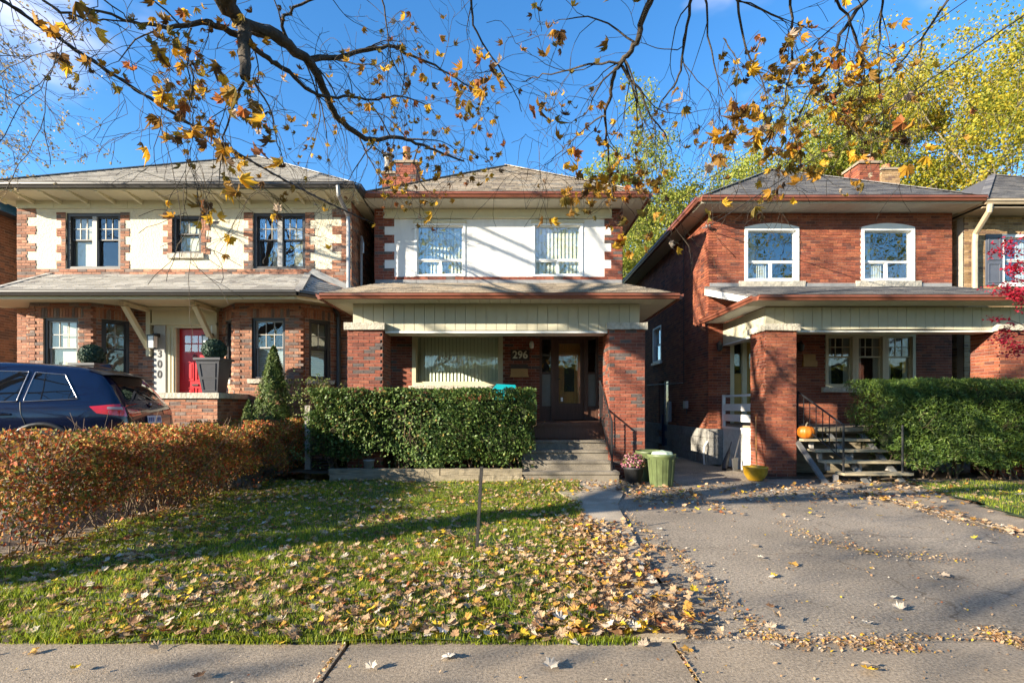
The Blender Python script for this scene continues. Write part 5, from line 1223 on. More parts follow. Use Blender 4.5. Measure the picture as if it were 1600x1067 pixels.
MB().tube([(4.80, 10.05, .22), (5.0, 10.5, 1.2)], .013, 6).build('handle', M['oak'], t); MB().obox((4.77, 10.0, .12), (1, 0, 0), (0, .3, .95), (0, .95, -.3), .22, .24, .05).build('bristle_head', M['old_wood'], t)
t = thing('shovel', 'black handled shovel leaning on the white porch skirt', 'shovel', (4.9, 11.2, 0))
MB().tube([(4.86, 11.2, .25), (5.04, 11.3, .78), (5.05, 11.3, .80)], .014, 6).build('handle', M['black_metal'], t); MB().prism([(4.76, 11.1, .28), (4.96, 11.26, .28), (4.92, 11.2, .02), (4.78, 11.08, .02)], (.012, -.012, 0)).build('blade', M['black_metal'], t)
t = thing('umbrella', 'folded grey umbrella slumped against the white porch skirt', 'umbrella', (4.8, 11.45, 0))
MB().tube([(4.66, 11.25, .02), (4.72, 11.35, .12), (4.86, 11.5, .36), (4.92, 11.56, .48)], [.05, .07, .04, .012], 9).build('canopy', M['dark_trim'], t); MB().tube([(4.92, 11.56, .48), (4.97, 11.6, .6)], .01, 5).build('handle', M['black_metal'], t)
M['teal'] = mat('turquoise_plastic', (.0, .30, .36), .4, .05, 6)
t = thing('storage_bin', 'turquoise plastic bin on the porch behind the hedge', 'bin', (-.2, 11.2, 1.06))
q = MB(); q.add([(-.34, 11.0, 1.06), (.02, 11.0, 1.06), (.02, 11.4, 1.06), (-.34, 11.4, 1.06), (-.40, 10.95, 1.76), (.08, 10.95, 1.76), (.08, 11.45, 1.76), (-.40, 11.45, 1.76)], [(3, 2, 1, 0), (0, 1, 5, 4), (1, 2, 6, 5), (2, 3, 7, 6), (3, 0, 4, 7), (4, 5, 6, 7)]); q.build('tub', M['teal'], t)
q = MB(); q.prism([(-.43, 10.92, 1.76), (.11, 10.92, 1.76), (.07, 10.92, 1.86), (-.33, 10.92, 1.88)], (0, .56, 0)); q.build('lid', M['teal'], t)
t = thing('bucket', 'small grey bucket tucked under the hedge', 'bucket', (-2.72, 9.75, .17)); MB().lathe([(.08, 0), (.10, .2), (.108, .2), (.108, .22), (.09, .22), (.085, .05)], (-2.72, 9.74, .17), 18).build('pail', M['grey_panel'], t, True)

# ------------------------------------------------------------------ street maple whose limbs hang into the picture
M['maple'] = island_mat('maple_leaf_autumn', [(2.4, (.50, .26, .03)), (2, (.30, .16, .03)), (2, (.24, .17, .03)), (1.0, (.14, .075, .03)), (2.4, (.70, .42, .035)), (.8, (.40, .14, .04)), (.4, (.55, .42, .30))], .55, .25, 25, 0, trans=.5)
mt = thing('maple_tree', 'street maple whose bare limbs hang across the sky with brown leaves', 'tree', (1.7, -1.5, 0))
limbs = [
 ([(350, 4, 4.6), (380, 36, 4.8), (425, 54, 5.0), (455, 75, 5.2), (482, 96, 5.4), (497, 120, 5.5), (512, 159, 5.7), (530, 186, 5.9), (560, 210, 6.1), (584, 219, 6.3), (620, 214, 6.5), (650, 223, 6.7), (680, 234, 6.9), (725, 252, 7.2)], .070, .012, 1),
 ([(482, 94, 5.4), (530, 88, 5.6), (575, 78, 5.7), (614, 72, 5.8), (635, 84, 5.9), (680, 103, 6.1), (710, 121, 6.2), (740, 140, 6.3)], .032, .006, 1),
 ([(384, 40, 4.8), (381, 70, 4.75), (384, 95, 4.7), (383, 122, 4.6)], .065, .045, 0),
 ([(386, 62, 4.8), (412, 88, 5.0), (440, 105, 5.1), (479, 138, 5.3), (506, 151, 5.4), (550, 153, 5.6), (590, 156, 5.7), (625, 150, 5.9), (670, 165, 6)], .030, .006, 1),
 ([(371, 56, 4.8), (323, 36, 4.6), (284, 42, 4.5), (247, 42, 4.4), (190, 28, 4.2), (130, 10, 4.0)], .032, .008, 1),
 ([(455, 75, 5.2), (440, 30, 5.0), (470, 8, 5.0), (520, -14, 5.0)], .02, .01, 1),
 ([(392, 120, 4.9), (420, 165, 5.0), (430, 210, 5.1), (445, 262, 5.2)], .014, .004, 1),
 ([(380, 130, 4.7), (355, 190, 4.7), (345, 240, 4.8), (342, 290, 4.9)], .014, .004, 1),
 ([(560, 212, 6.1), (575, 245, 6.2), (590, 270, 6.3), (600, 300, 6.3)], .012, .004, 1),
 ([(655, 226, 6.7), (648, 260, 6.7), (660, 290, 6.8), (690, 310, 6.9)], .012, .004, 1),
 ([(1018, -4, 4.4), (1002, 39, 4.5), (990, 72, 4.6), (969, 99, 4.7), (957, 120, 4.8), (954, 150, 4.9), (945, 180, 5.0), (948, 210, 5.1), (951, 250, 5.2), (953, 290, 5.2), (960, 310, 5.2)], .032, .005, 1),
 ([(969, 99, 4.7), (930, 100, 4.7), (885, 111, 4.8), (840, 120, 4.9), (815, 128, 5)], .014, .004, 1),
 ([(945, 182, 5.0), (915, 200, 5.0), (890, 225, 5.1), (865, 245, 5.1), (848, 266, 5.2)], .012, .003, 1),
 ([(972, 105, 4.7), (999, 141, 4.8), (1017, 180, 4.9), (1038, 210, 5.0), (1050, 236, 5.1)], .016, .004, 1),
 ([(1082, -6, 4.4), (1070, 60, 4.6), (1059, 120, 4.7), (1041, 150, 4.8), (1025, 175, 4.9)], .016, .005, 1),
 ([(1358, -6, 4.6), (1318, 45, 4.7), (1306, 81, 4.8), (1294, 105, 4.8), (1276, 129, 4.9), (1261, 153, 5.0), (1245, 190, 5.1)], .02, .005, 1),
 ([(735, -8, 4.8), (740, 40, 4.9), (768, 88, 5.0), (800, 138, 5.1), (815, 175, 5.2)], .014, .004, 1),
 ([(598, -8, 4.8), (604, 40, 4.9), (612, 90, 5.0), (640, 150, 5.1)], .010, .004, 1),
 ([(60, -8, 4.0), (100, 20, 4.0), (160, 34, 4.1), (215, 30, 4.2)], .014, .005, 1),
 ([(300, 44, 4.5), (292, 90, 4.4), (300, 150, 4.3), (296, 190, 4.3)], .010, .003, 1),
 ([(1150, -8, 4.2), (1160, 60, 4.3), (1190, 120, 4.4), (1205, 180, 4.5)], .014, .004, 1),
 ([(1232, -8, 4.2), (1238, 80, 4.4), (1225, 160, 4.5), (1205, 230, 4.6)], .014, .004, 1),
 ([(1380, -8, 4.3), (1372, 60, 4.4), (1374, 140, 4.5), (1380, 200, 4.5)], .012, .004, 1),
 ([(1490, -8, 4.4), (1440, 60, 4.5), (1400, 110, 4.6), (1380, 140, 4.7)], .014, .004, 1),
 ([(1100, -8, 4.3), (1112, 80, 4.4), (1130, 150, 4.5)], .012, .004, 1),
 ([(1300, -8, 4.3), (1330, 40, 4.4), (1350, 100, 4.5), (1340, 160, 4.6)], .014, .004, 1),
 ([(150, -8, 3.0), (190, 20, 3.0), (215, 45, 3.05)], .006, .003, 1),
 ([(300, 95, 3.4), (300, 130, 3.3), (298, 165, 3.3), (302, 200, 3.3)], .006, .003, 1),
 ([(1130, 60, 3.6), (1150, 90, 3.6), (1160, 120, 3.6)], .005, .003, 1),
 ([(850, -8, 4.7), (842, 20, 4.8), (846, 50, 4.9)], .006, .003, 0),
]
rt = random.Random(5); sg = []; tips = []
for pts, r0, r1, spawn in limbs:
    w3 = [P(*p) for p in pts]; n = len(w3)
    # a little natural crookedness between the traced points
    fine = []
    for i in range(n - 1):
        p0, p1, p2, p3 = w3[max(0, i - 1)], w3[i], w3[i + 1], w3[min(n - 1, i + 2)]
        for k in range(4):
            t = k / 4; fine.append(.5 * ((2 * p1) + (p2 - p0) * t + (2 * p0 - 5 * p1 + 4 * p2 - p3) * t * t + (3 * p1 - p0 - 3 * p2 + p3) * t ** 3) + Vector((rt.gauss(0, 1), rt.gauss(0, 1), rt.gauss(0, 1))) * .007)
    fine.append(w3[-1]); m = len(fine); rad = [r0 + (r1 - r0) * (i / (m - 1)) ** .8 for i in range(m)]; sg.append((fine, rad))
    if spawn:
        L = sum((fine[i + 1] - fine[i]).length for i in range(m - 1)); k = max(3, int(L * 4.8))
        for j in range(k):
            t = rt.uniform(.06, 1); i = min(m - 2, int(t * (m - 1))); d = (fine[i + 1] - fine[i]).normalized()
            nd = (d * .8 + Vector((rt.gauss(0, .6), rt.gauss(0, .5), rt.gauss(-.25, .55)))).normalized()
            grow(sg, tips, fine[i], nd, rt.uniform(.35, .85), min(.011, rad[i] * .5), 2, rt, .5, .045, 3, 7, .18, .0021, .62)
        tips.append((fine[-1], d))
# the trunk and the boughs that carry those limbs, behind the viewer
root = Vector((1.7, -1.5, 0)); cro = Vector((1.6, -1.2, 3.6))
sg.append(([root, root + Vector((.02, .03, .3)), root + Vector((0, .1, 1.6)), cro], [.42, .33, .29, .26]))
for tgt in ((350, 4, 4.6, .10), (1018, -4, 4.4, .055), (1358, -6, 4.6, .05), (1082, -6, 4.4, .04), (735, -8, 4.8, .03), (60, -8, 4.0, .03), (598, -8, 4.8, .025), (1150, -8, 4.2, .03), (1232, -8, 4.2, .03), (1380, -8, 4.3, .03), (1490, -8, 4.4, .03), (1100, -8, 4.3, .025), (1300, -8, 4.3, .03), (850, -8, 4.7, .02), (520, -14, 5.0, .02)):
    e = P(*tgt[:3]); a = cro + Vector((0, 0, .2)); mid = a.lerp(e, .45) + Vector((0, 0, 1.3)); mid2 = a.lerp(e, .75) + Vector((0, 0, 1.1))
    sg.append(([cro, mid, mid2, e], [min(.2, tgt[3] * 1.9), tgt[3] * 1.4, tgt[3] * 1.15, tgt[3] * .95]))
for k in range(5):
    grow(sg, [], cro, (math.cos(k * 1.3 + 3.5) * .8, -abs(math.sin(k * 1.7)) - .2, 1.5), 3.2, .14, 3, rt, .4, -.02, 3, 4, .12, .006)
sg.append(([P(383, 121, 4.6), P(383, 124, 4.6)], [.045, .012]))
tubes(sg).build('trunk', M['bark'], mt, True)
hot = [(1000, 40, 60, .5), (1180, 60, 60, .6), (230, 30, 85, 1.0), (110, 15, 50, .6), (320, 155, 42, 1.0), (390, 110, 60, .5), (420, 60, 60, .35), (440, 200, 60, .35), (600, 120, 140, .16), (700, 100, 80, .35), (760, 100, 50, .5), (890, 60, 40, .7), (950, 290, 48, 1.1), (960, 130, 70, .35), (1090, 40, 70, .8), (1120, 120, 50, .6), (1230, 70, 90, .75), (1330, 50, 90, .7), (1280, 150, 90, .5), (1210, 225, 50, .55), (1400, 110, 80, .5), (700, 230, 60, .3), (640, 260, 60, .25), (1180, 170, 60, .5), (350, 270, 60, .4)]
ML = [maple_leaf(c, f, i) for i, (c, f) in enumerate(((1.0, .25), (-1.1, .4), (1.4, -.2), (.5, .7), (-.7, .9)))]
cand = []
for p, d in tips:
    if p.y < .6: continue
    u, v = pix(p); dn = max([a * math.exp(-((u - x) ** 2 + (v - y) ** 2) / (2 * s * s)) for x, y, s, a in hot])
    for k in range(3):
        if rt.random() < dn * .72: cand.append(p + Vector((rt.gauss(0, .035), rt.gauss(0, .035), rt.gauss(-.035, .03))))
cand.sort(key=lambda p: p.length if (0 < pix(p)[0] < 1600 and -5 < pix(p)[1] < 700) else 99)
lm = []
for k, (v, f) in enumerate(ML):
    lm.append(np_mesh('leaf', v, f, [M['maple']]))
def leaf_matrix(p, s, hang=True, r=rt, lie=.36):
    n = Vector((r.gauss(0, 1), r.gauss(-.5, 1), r.gauss(0, .8))).normalized() if hang else Vector((r.gauss(0, lie), r.gauss(0, lie), 1)).normalized()
    y = Vector((r.gauss(0, .5), r.gauss(0, .5), -1)) if hang else Vector((r.gauss(0, 1), r.gauss(0, 1), 0)); y = (y - n * y.dot(n)).normalized(); x = y.cross(n)
    m = Matrix((x * s, y * s, n * s * (1 if hang else .6))).transposed().to_4x4(); m.translation = p; return m
for i, p in enumerate(cand[:260]): put('leaf', lm[i % 5], mt, leaf_matrix(p, rt.uniform(.085, .145)))
rest = cand[260:]
print('maple leaves', len(cand), 'branches', len(sg))
if rest:
    for k in range(2):
        sub = rest[k::2]; ms = [np.array(leaf_matrix(p, rt.uniform(.06, .105)).to_3x3()) for p in sub]
        tag(scatter('leaves', ML[k * 2][0], ML[k * 2][1], np.array([tuple(p) for p in sub]), np.array(ms), M['maple'], mt), kind='stuff')

# ------------------------------------------------------------------ trees beyond
M['pale_bark'] = mat('pale_grey_bark', (.20, .17, .12), .95, .35, 6, .6, 30)
def leafy_tree(label, x, y, h, spread, col, seed, lsize, per, depth=4, trunk_r=.28, kids=3, first=.42, lean=(0, 0), group=None, bark=None, cl=.36, name='yellow_tree', keep=.8):
    t = thing(name, label, 'tree', (x, y, 0), group); r = random.Random(seed); sg = []; tips = []
    base = Vector((x, y, -.05)); top = base + Vector((lean[0], lean[1], h * first)); sg.append(([base, base.lerp(top, .5) + Vector((r.gauss(0, .1), 0, 0)), top], [trunk_r, trunk_r * .85, trunk_r * .7]))
    nl = 7
    for k in range(nl):
        th = k * 2.399 + seed; up = .55 + .9 * (k / nl); st = base.lerp(top, .68 + .32 * k / nl)
        grow(sg, tips, st, (math.cos(th) * spread, math.sin(th) * spread, up), h * .30, trunk_r * .42, depth, r, .5, -.01, kids, 4, .14, .008)
    grow(sg, tips, top, (0, 0, 1), h * .28, trunk_r * .5, depth, r, .5, -.01, kids, 4, .14, .008)
    tubes(sg).build('trunk', bark or M['pale_bark'], t, True)
    if per:
        tp = np.array([tuple(a) for a, b in tips]); tp = tp[nr.random(len(tp)) < keep]; p = np.repeat(tp, per, 0) + nr.normal(size=(len(tp) * per, 3)) * cl * nr.uniform(.5, 1.3, (len(tp), 1)).repeat(per, 0) * np.array([1, 1, .6])
        scatter('crown', LEAF4, LEAF4F, p, rots(len(p), size=lsize), col, t)
    return t
YG = lambda n, *c: island_mat(n, [(1, k) for k in c], .6, .15, 4, 0, trans=.45)
M['yl'] = YG('yellow_leaf', (.40, .33, .03), (.32, .30, .035), (.47, .38, .05), (.25, .26, .035), (.40, .28, .02))
M['yl2'] = YG('pale_green_leaf', (.27, .30, .04), (.33, .34, .055), (.38, .37, .07), (.20, .25, .035))
M['yl3'] = YG('gold_green_leaf', (.38, .33, .025), (.27, .28, .03), (.20, .23, .03), (.45, .36, .03))
G = 'autumn trees behind the houses'
leafy_tree('tall yellow tree rising behind the right chimneys', X_(1470, 26), 26, 18.5, .95, M['yl'], 3, (.10, .185), 60, 4, .34, 3, .45, (.8, 0), G)
leafy_tree('pale green tree showing between the middle and right roofs', X_(1105, 30), 30, 15.5, .75, M['yl2'], 8, (.10, .19), 55, 4, .28, 3, .5, (0, 0), G)
leafy_tree('loose yellow green tree above the right roof ridge', X_(1290, 33), 33, 19, .9, M['yl2'], 13, (.11, .20), 52, 4, .3, 3, .45, (0, 0), G)
leafy_tree('gold green tree crown at the right edge', X_(1660, 21), 21, 16.5, .9, M['yl3'], 21, (.08, .15), 75, 4, .3, 3, .4, (-.6, 0), G)
leafy_tree('slim pale tree low in the gap beside the middle roof', X_(1035, 27), 27, 11.0, .55, M['yl2'], 31, (.09, .16), 60, 3, .18, 4, .5, (0, 0), G)
# bare maple out at the left by the street: its twigs enter at the top left and its shadow falls on the lawn and houses
lt = leafy_tree('bare maple by the street, its pale twigs at the top left corner', -11.6, -.2, 15.5, .9, None, 44, (.06, .1), 0, 4, .38, 3, .42, (.0, .4), None, M['twig'], name='bare_tree')
r = random.Random(9); sg = []; tips = []
for (u0, v0, u1, v1, Y) in ((-140, -60, 60, 120, 9.0), (-160, 40, 70, 160, 9.5), (-140, 150, 20, 230, 9.5), (-150, -120, 60, 30, 8.5)):
    a, b = P(u0, v0, Y), P(u1, v1, Y); crot = Vector((-11.5, 1.1, 7.5)); sg.append(([crot, crot.lerp(a, .5) + Z * .7, a, a.lerp(b, .5) + Z * .12, b], [.10, .07, .03, .014, .005]))
    for k in range(9):
        q = a.lerp(b, r.uniform(.1, 1)); grow(sg, tips, q, (b - a).normalized() + Vector((r.gauss(0, .4), r.gauss(0, .4), r.gauss(-.2, .35))), .75, .008, 2, r, .35, .05, 3, 6, .2, .0032)
tubes(sg).build('hanging_branch', M['twig'], lt, True)
M['husk'] = island_mat('pale_seed_husk', [(1, (.40, .32, .17)), (1, (.30, .22, .11)), (1, (.46, .38, .22))], .8, .2, 20, 0, trans=.3)
tp = np.array([tuple(a) for a, b in tips]); p = np.repeat(tp[::2], 4, 0) + nr.normal(size=(len(tp[::2]) * 4, 3)) * .04
scatter('husk', LEAF4, LEAF4F, p, rots(len(p), size=(.03, .08)), M['husk'], lt)
# across the street, behind the viewer (seen only in the window glass)
for i, (x, y) in enumerate(((-8, -12), (1.0, -13.5), (10, -12), (21, -12.5))):
    leafy_tree(('half bare tree across the street, farthest left of the row', 'half bare tree across the street, second of the row', 'half bare tree across the street, third of the row', 'half bare tree across the street, farthest right of the row')[i], x, y, 19 + i, .95, M['yl3'], 60 + i, (.10, .18), 14, 4, .3, 3, .22, (0, 0), 'trees across the street', name='street_tree')
bk = thing('evergreen_hedge', 'tall unseen hedge added across the street to darken the window reflections', 'hedge', (0, -15.5, 0))  # added behind the viewer so the panes reflect foliage, not bright horizon
p = box_points(26000, -45, 45, -16.5, -14.6, .1, 4.6, .3, .5)
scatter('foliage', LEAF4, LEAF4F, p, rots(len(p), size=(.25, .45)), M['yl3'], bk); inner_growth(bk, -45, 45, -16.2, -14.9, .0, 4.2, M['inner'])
# Japanese maple reaching in from the right
M['crimson'] = island_mat('crimson_leaf', [(2, (.50, .02, .05)), (2, (.36, .015, .04)), (1, (.60, .05, .08))], .5, .15, 20, 0, trans=.4)
jm = thing('japanese_maple', 'crimson leaved maple branches at the right edge', 'tree', (9.4, 8.6, 0)); sg = []; tips = []; r = random.Random(4)
sg.append(([(9.4, 8.6, 0), (9.35, 8.6, 1.4), (9.2, 8.55, 2.6), (9.15, 8.5, 4.6)], [.08, .065, .05, .02]))
for (u, v, Y) in ((1588, 375, 8.4), (1580, 432, 8.4), (1578, 500, 8.3), (1590, 395, 8.6), (1568, 512, 8.3), (1592, 440, 8.3)):
    e = P(u, v, Y); s0 = Vector((9.18, 8.52, e.z - .55)); sg.append(([s0, s0.lerp(e, .5) + Z * .12, e], [.018, .012, .005])); 
    for k in range(5): grow(sg, tips, s0.lerp(e, r.uniform(.6, 1)), (-.7 + r.gauss(0, .3), r.gauss(0, .3), r.gauss(-.15, .2)), .22, .004, 1, r, .4, .04, 3, 3, .1, .002)
tubes(sg).build('trunk', M['bark'], jm, True); tp = np.array([tuple(a) for a, b in tips]); p = np.repeat(tp, 9, 0) + nr.normal(size=(len(tp) * 9, 3)) * np.array([.05, .05, .025])
scatter('crown', LEAF4, LEAF4F, p, rots(len(p), tilt=.8, size=(.03, .065)), M['crimson'], jm)

# ------------------------------------------------------------------ service wires
M['wire'] = mat('black_wire', (.012, .012, .013), .6, .1, 10)
def wire(label, a, b, sag, r, twist=True, parts=28):
    a, b = Vector(a), Vector(b); path = [a.lerp(b, i / parts) - Z * sag * 4 * (i / parts) * (1 - i / parts) for i in range(parts + 1)]; q = MB(); q.tube(path, r, 6)
    if twist:
        fine = [path[min(parts - 1, int(i / 8))].lerp(path[min(parts, int(i / 8) + 1)], (i % 8) / 8) + Vector((math.cos(i * .9), 0, math.sin(i * .9))) * r * 1.1 for i in range(parts * 8)]; q.tube(fine, r * .7, 4)
    return tag(q.build('overhead_wire', M['wire'], None, True), label, 'wire', 'service wires')
A = P(45, -2, 5.0); Bq = P(583, 348, 12.2)
wire('thick black service cable slanting down past the left roof', A + (A - Bq) * .55 + Z * .3, Bq, .42, .016)
A = P(1106, 355, 12.25); Bq = P(1600, 12, 6.0)
wire('black wire from the right house corner up to the top right', Bq + (Bq - A) * .5, A, .10, .008)
A = P(1000, 352, 13.5); Bq = P(1490, 8, 6.2)
wire('thin wire crossing from behind the middle roof to the upper right', Bq + (Bq - A) * .5, A, .06, .006, False)
ins = thing('wire_bracket', 'grey insulators on the brick corner under the right eave', 'bracket', P(1106, 355, 12.35)); c = P(1105, 354, 12.33)
for k in range(2): MB().lathe([(.015, 0), (.03, .015), (.02, .03), (.03, .05), (.012, .07)], c + Vector((-.02 + .07 * k, -.02, -.03)), 10).build('insulator', M['grey_metal'], ins)
MB().tube([c + Vector((-.1, .04, -.02)), c + Vector((.1, .04, 0))], .014, 6).build('arm', M['grey_metal'], ins)

# ------------------------------------------------------------------ grass
M['grass'] = island_mat('grass_blade', [(2, (.22, .29, .022)), (2, (.29, .37, .026)), (1.8, (.15, .21, .02)), (1.2, (.42, .45, .045)), (.6, (.46, .40, .10))], .55, .15, 3, 0, trans=.5)
BLV = np.array([(-.07, 0, 0), (.07, 0, 0), (.05, .12, .55), (-.05, .12, .55), (0, .42, 1.0)]); BLF = np.array([(0, 1, 2), (0, 2, 3), (3, 2, 4)])
def noise2(x, y): return np.sin(x * 2.3 + 1.1 * np.sin(y * 1.9)) * np.sin(y * 2.7 + 1.3 * np.sin(x * 1.7)) + .6 * np.sin(x * 6.1 + y * 2.2) * np.sin(y * 5.3 - x * 1.1)
def grass(name, label, n, x0, x1, y0, y1, ok, fz, hgt):
    y = np.exp(nr.uniform(math.log(y0), math.log(y1), n)); x = nr.uniform(x0, x1, n); k = ok(x, y) & (nr.random(n) < .72 + .35 * noise2(x, y)); x, y = x[k], y[k]; n = len(x)
    z = np.array([fz(a, b) for a, b in zip(x, y)]); th = nr.uniform(0, 6.283, n); h = nr.uniform(hgt[0], hgt[1], n) * (1 + .35 * noise2(x * 1.4 + 3, y * 1.4)); wd = nr.uniform(.035, .065, n) 
    bend = nr.uniform(.4, 1.6, n); c, s = np.cos(th), np.sin(th); rot = np.zeros((n, 3, 3)); rot[:, 0, 0] = c * wd; rot[:, 1, 0] = s * wd; rot[:, 0, 1] = -s * h * bend; rot[:, 1, 1] = c * h * bend; rot[:, 2, 2] = h
    return tag(scatter(name, BLV, BLF, np.stack([x, y, z - .004], 1), rot, M['grass']), label, 'grass', None, 'stuff')
def pavement_y_np(x): return 3.055 - .008 * x
grass('grass', 'short green grass of the front lawn', 150000, -4.6, 1.35, 3.02, 9.55, lambda x, y: x < .50 + (y - 3.05) * .108 + .04, lawn_z, (.025, .055))
grass('grass', 'small patch of green grass by the right walk', 26000, 6.1, 11.5, 5.5, 9.25, lambda x, y: x > np.maximum(6.1, 6.33 + (y - 6.33) * .28), lambda x, y: .02 + lawn_z(x, y), (.03, .06))

grass('grass', 'ragged grass fringe along the pavement edge', 9000, -5, .75, 2.97, 3.10, lambda x, y: y > pavement_y_np(x) - .05, lambda x, y: .0, (.025, .05))

# ------------------------------------------------------------------ fallen leaves
M['fallen'] = island_mat('fallen_leaf', [(3, (.44, .295, .17)), (2.6, (.33, .195, .10)), (1.6, (.20, .105, .05)), (2, (.48, .345, .215)), (1.2, (.44, .24, .05)), (1, (.58, .40, .03)), (.8, (.54, .46, .37)), (.4, (.30, .095, .03))], .7, .2, 60, 0, trans=.2)
M['pale_fallen'] = island_mat('pale_fallen_leaf', [(2, (.52, .45, .36)), (1, (.42, .33, .24)), (1, (.56, .50, .42))], .7, .15, 60, 0, trans=.15)
M['yellow_fallen'] = island_mat('yellow_fallen_leaf', [(2, (.62, .44, .03)), (1, (.55, .34, .03)), (1, (.66, .52, .06))], .6, .15, 60, 0, trans=.2)
GL = [maple_leaf(c, f, 30 + i) for i, (c, f) in enumerate(((.5, .10), (-.45, .15), (.7, -.12), (.35, .28), (-.3, .30), (.9, .12)))]
pts = []          # (x, y, z)
def drop(n, fn):
    k = 0; tries = 0
    while k < n and tries < n * 40:
        tries += 1; q = fn()
        if q is not None: pts.append(q); k += 1
rl_ = random.Random(77)
def on_lawn():
    y = math.exp(rl_.uniform(math.log(3.03), math.log(9.5))); x = rl_.uniform(-4.7, walk_left(y) + .05)
    d = .62 + .30 * float(noise2(np.float64(x * .8 + 5), np.float64(y * .8)))
    d += .3 * math.exp(-((y - 3.7) / .8) ** 2) + .35 * math.exp(-((x - walk_left(y)) / .45) ** 2) + .45 * math.exp(-((y - 3.05) / .22) ** 2) + .3 * math.exp(-((y - 9.4) / .3) ** 2) + .35 * math.exp(-((x + 4.5) / .4) ** 2)
    return (x, y, lawn_z(x, y) + rl_.uniform(.004, .034)) if rl_.random() < d else None
drop(6800, on_lawn)
def pile():
    y = 3.08 + 3.0 * rl_.random() ** 1.3; x = walk_left(y) - .05 * (y - 3) + rl_.gauss(.10, .24) + .35 * max(0, (4.6 - abs(y - 4.0)) / 4.6) * rl_.random()
    return (x, y, .02 + rl_.uniform(0, .07))
drop(1250, pile)
drop(150, lambda: (rl_.gauss(1.5, .55), rl_.uniform(8.3, 9.45), .03 + rl_.uniform(0, .03)))
drop(330, lambda: (rl_.uniform(1.75, 3.0), rl_.gauss(7.9, .55), .02 + rl_.uniform(0, .03)))
drop(520, lambda: (rl_.uniform(3.2, 7.2), rl_.gauss(8.1, .55), .02 + rl_.uniform(0, .03)))
drop(220, lambda: (rl_.uniform(5.6, 11), rl_.uniform(9.0, 9.6), .02 + rl_.uniform(0, .03)))
drop(300, lambda: (rl_.gauss(-4.7, .4), rl_.uniform(4.0, 10), .02 + rl_.uniform(0, .04)))
def rnd_walk():
    y = rl_.uniform(5.0, 8.2); x = 5.56 + rl_.gauss(0, .10); return (x, y, .022 + rl_.uniform(0, .02))
drop(210, rnd_walk); drop(420, lambda: (rl_.uniform(6.4, 10.5), rl_.uniform(6.2, 9.2), .05))
loose = []
drive_l = [(rl_.uniform(1.3, 7.5), math.exp(rl_.uniform(math.log(3.1), math.log(9)))) for _ in range(80)]
for x, y in drive_l: loose.append((x, y, drive_z(x, y) + .012, 'drive'))
for u, v in ((580, 1047), (115, 1050), (245, 1015), (435, 1010), (860, 1045), (900, 1010), (1005, 1012), (1355, 1050), (1362, 1043), (1075, 1018), (700, 1030), (310, 1062), (1210, 1010), (55, 1020)):
    Y = FPX * EYE / (v - HY); loose.append((X_(u, Y), Y, .012, 'pavement'))
pts.sort(key=lambda q: math.hypot(q[0], q[1]) if abs(q[0]) < q[1] else 99)
near = pts[:185]; far = pts[185:]
mats_ = [M['fallen'], M['pale_fallen'], M['yellow_fallen']]; meshes = {}
for k, m in enumerate(mats_):
    for j, (v, f) in enumerate(GL): meshes[k, j] = np_mesh('fallen_leaf', v, f, [m])
LB = {('pavement', 0): 'brown curled maple leaf lying loose on the pavement', ('pavement', 1): 'pale dry maple leaf lying loose on the pavement', ('pavement', 2): 'yellow maple leaf lying loose on the pavement',
      ('drive', 0): 'brown curled maple leaf lying loose on the asphalt drive', ('drive', 1): 'pale dry maple leaf lying loose on the asphalt drive', ('drive', 2): 'yellow maple leaf lying loose on the asphalt drive',
      ('lawn', 0): 'brown maple leaf on the grass nearest the pavement', ('lawn', 1): 'pale dry maple leaf on the grass nearest the pavement', ('lawn', 2): 'yellow maple leaf on the grass nearest the pavement'}
ORD = ['leftmost', 'second from left', 'third from left', 'fourth from left', 'fifth from left', 'sixth from left', 'seventh from left', 'seventh from right', 'sixth from right', 'fifth from right', 'fourth from right', 'third from right', 'second from right', 'rightmost']
pv_n = 0
loose = [q for q in loose if q[3] == 'drive'] + sorted((q for q in loose if q[3] == 'pavement'), key=lambda q: q[0] / q[1])
for (x, y, z, *w_) in loose + [q + ('lawn',) for q in near]:
    wh = w_[0]; k = rl_.choices((0, 1, 2), (.3, .5, .2) if wh != 'lawn' else (.68, .14, .18))[0]; s_ = rl_.uniform(.065, .112)
    o = put('fallen_leaf', meshes[k, rl_.randrange(6)], None, leaf_matrix(Vector((x, y, z + .008)), s_, False, rl_, .36 if wh == 'lawn' else .16))
    pv_n += wh == 'pavement'
    tag(o, LB[wh, k] if wh != 'pavement' else LB[wh, k].replace('lying loose on', 'on') + ', ' + ORD[pv_n - 1], 'leaf', {'pavement': 'loose leaves on the pavement', 'drive': 'loose leaves on the drive', 'lawn': 'fallen leaves at the front of the lawn'}[wh] + ('' if wh == 'pavement' else ', ' + ('brown', 'pale', 'yellow')[k]))
litter = thing('leaf_litter', 'carpet of fallen brown and yellow maple leaves over lawn and drive', 'leaf litter', (0, 6, 0)); litter['kind'] = 'stuff'
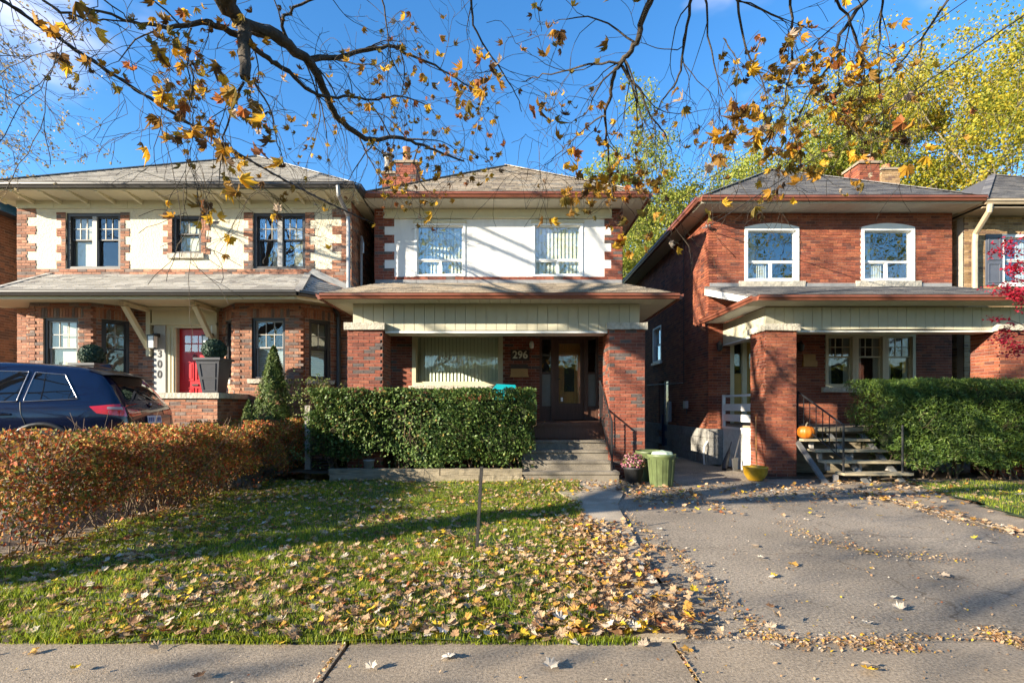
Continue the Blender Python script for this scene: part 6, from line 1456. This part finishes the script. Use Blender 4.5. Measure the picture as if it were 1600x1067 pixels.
for j in range(6):
    sub = far[j::6]; ms = np.array([np.array(leaf_matrix(Vector(q), rl_.uniform(.05, .10), False, rl_).to_3x3()) for q in sub])
    tag(scatter('leaves', GL[j][0], GL[j][1], np.array(sub), ms, M['fallen'], litter), kind='stuff')
# crumbled leaf fragments gathered in joints and hollows
cr_pts = []
def crumbs(n, fn):
    for _ in range(n): cr_pts.append(fn())
def edge():
    x = rl_.uniform(-5, 9); return (x, pavement_y(x) + .02 + abs(rl_.gauss(0, .05)), .012)
crumbs(2600, edge)
def along(pl, w_):
    i = rl_.randrange(len(pl) - 1); t = rl_.random(); a, b = pl[i], pl[i + 1]; x, y = a[0] * (1 - t) + b[0] * t, a[1] * (1 - t) + b[1] * t
    return (x + rl_.gauss(0, w_), y + rl_.gauss(0, w_), .012 + drive_z(x, y))
gp = lambda u, v: (X_(u, FPX * EYE / (v - HY)), FPX * EYE / (v - HY))
for pl, n, w_ in (([gp(1225, 815), gp(1280, 845), gp(1370, 865), gp(1500, 872)], 500, .10), ([gp(1060, 870), gp(1120, 920), gp(1130, 950)], 400, .06), ([gp(960, 790), gp(1040, 850), gp(1070, 880)], 400, .05), ([gp(1160, 960), gp(1200, 1000), gp(1290, 1008)], 350, .05), ([gp(1540, 985), gp(1600, 1010)], 300, .05), ([gp(1300, 1005), gp(1440, 1012)], 400, .04), ([gp(1400, 785), gp(1480, 810), gp(1600, 840)], 350, .05), ([gp(540, 1005), gp(492, 1066)], 60, .006), ([gp(1053, 1005), gp(1088, 1066)], 60, .006)):
    crumbs(n, lambda: along(pl, w_))
crumbs(1200, lambda: (rl_.uniform(1.2, 8), math.exp(rl_.uniform(math.log(3.05), math.log(9))), .012))
crumbs(120, lambda: (rl_.uniform(-3.5, 4), rl_.uniform(2.5, 3.0), .006))
p = np.array(cr_pts); p[:, 2] = [max(.008, drive_z(a, b) + .008) if a > 1.2 and b > 3.1 else .01 for a, b, c in cr_pts]
tag(scatter('leaf_crumbs', LEAF4, LEAF4F, p, rots(len(p), tilt=.5, size=(.010, .030)), M['fallen']), 'crumbled brown leaf fragments gathered in joints and hollows', 'leaf litter', None, 'stuff')
print('objects', len(bpy.data.objects), 'tris', sum(len(m.polygons) for m in bpy.data.meshes))
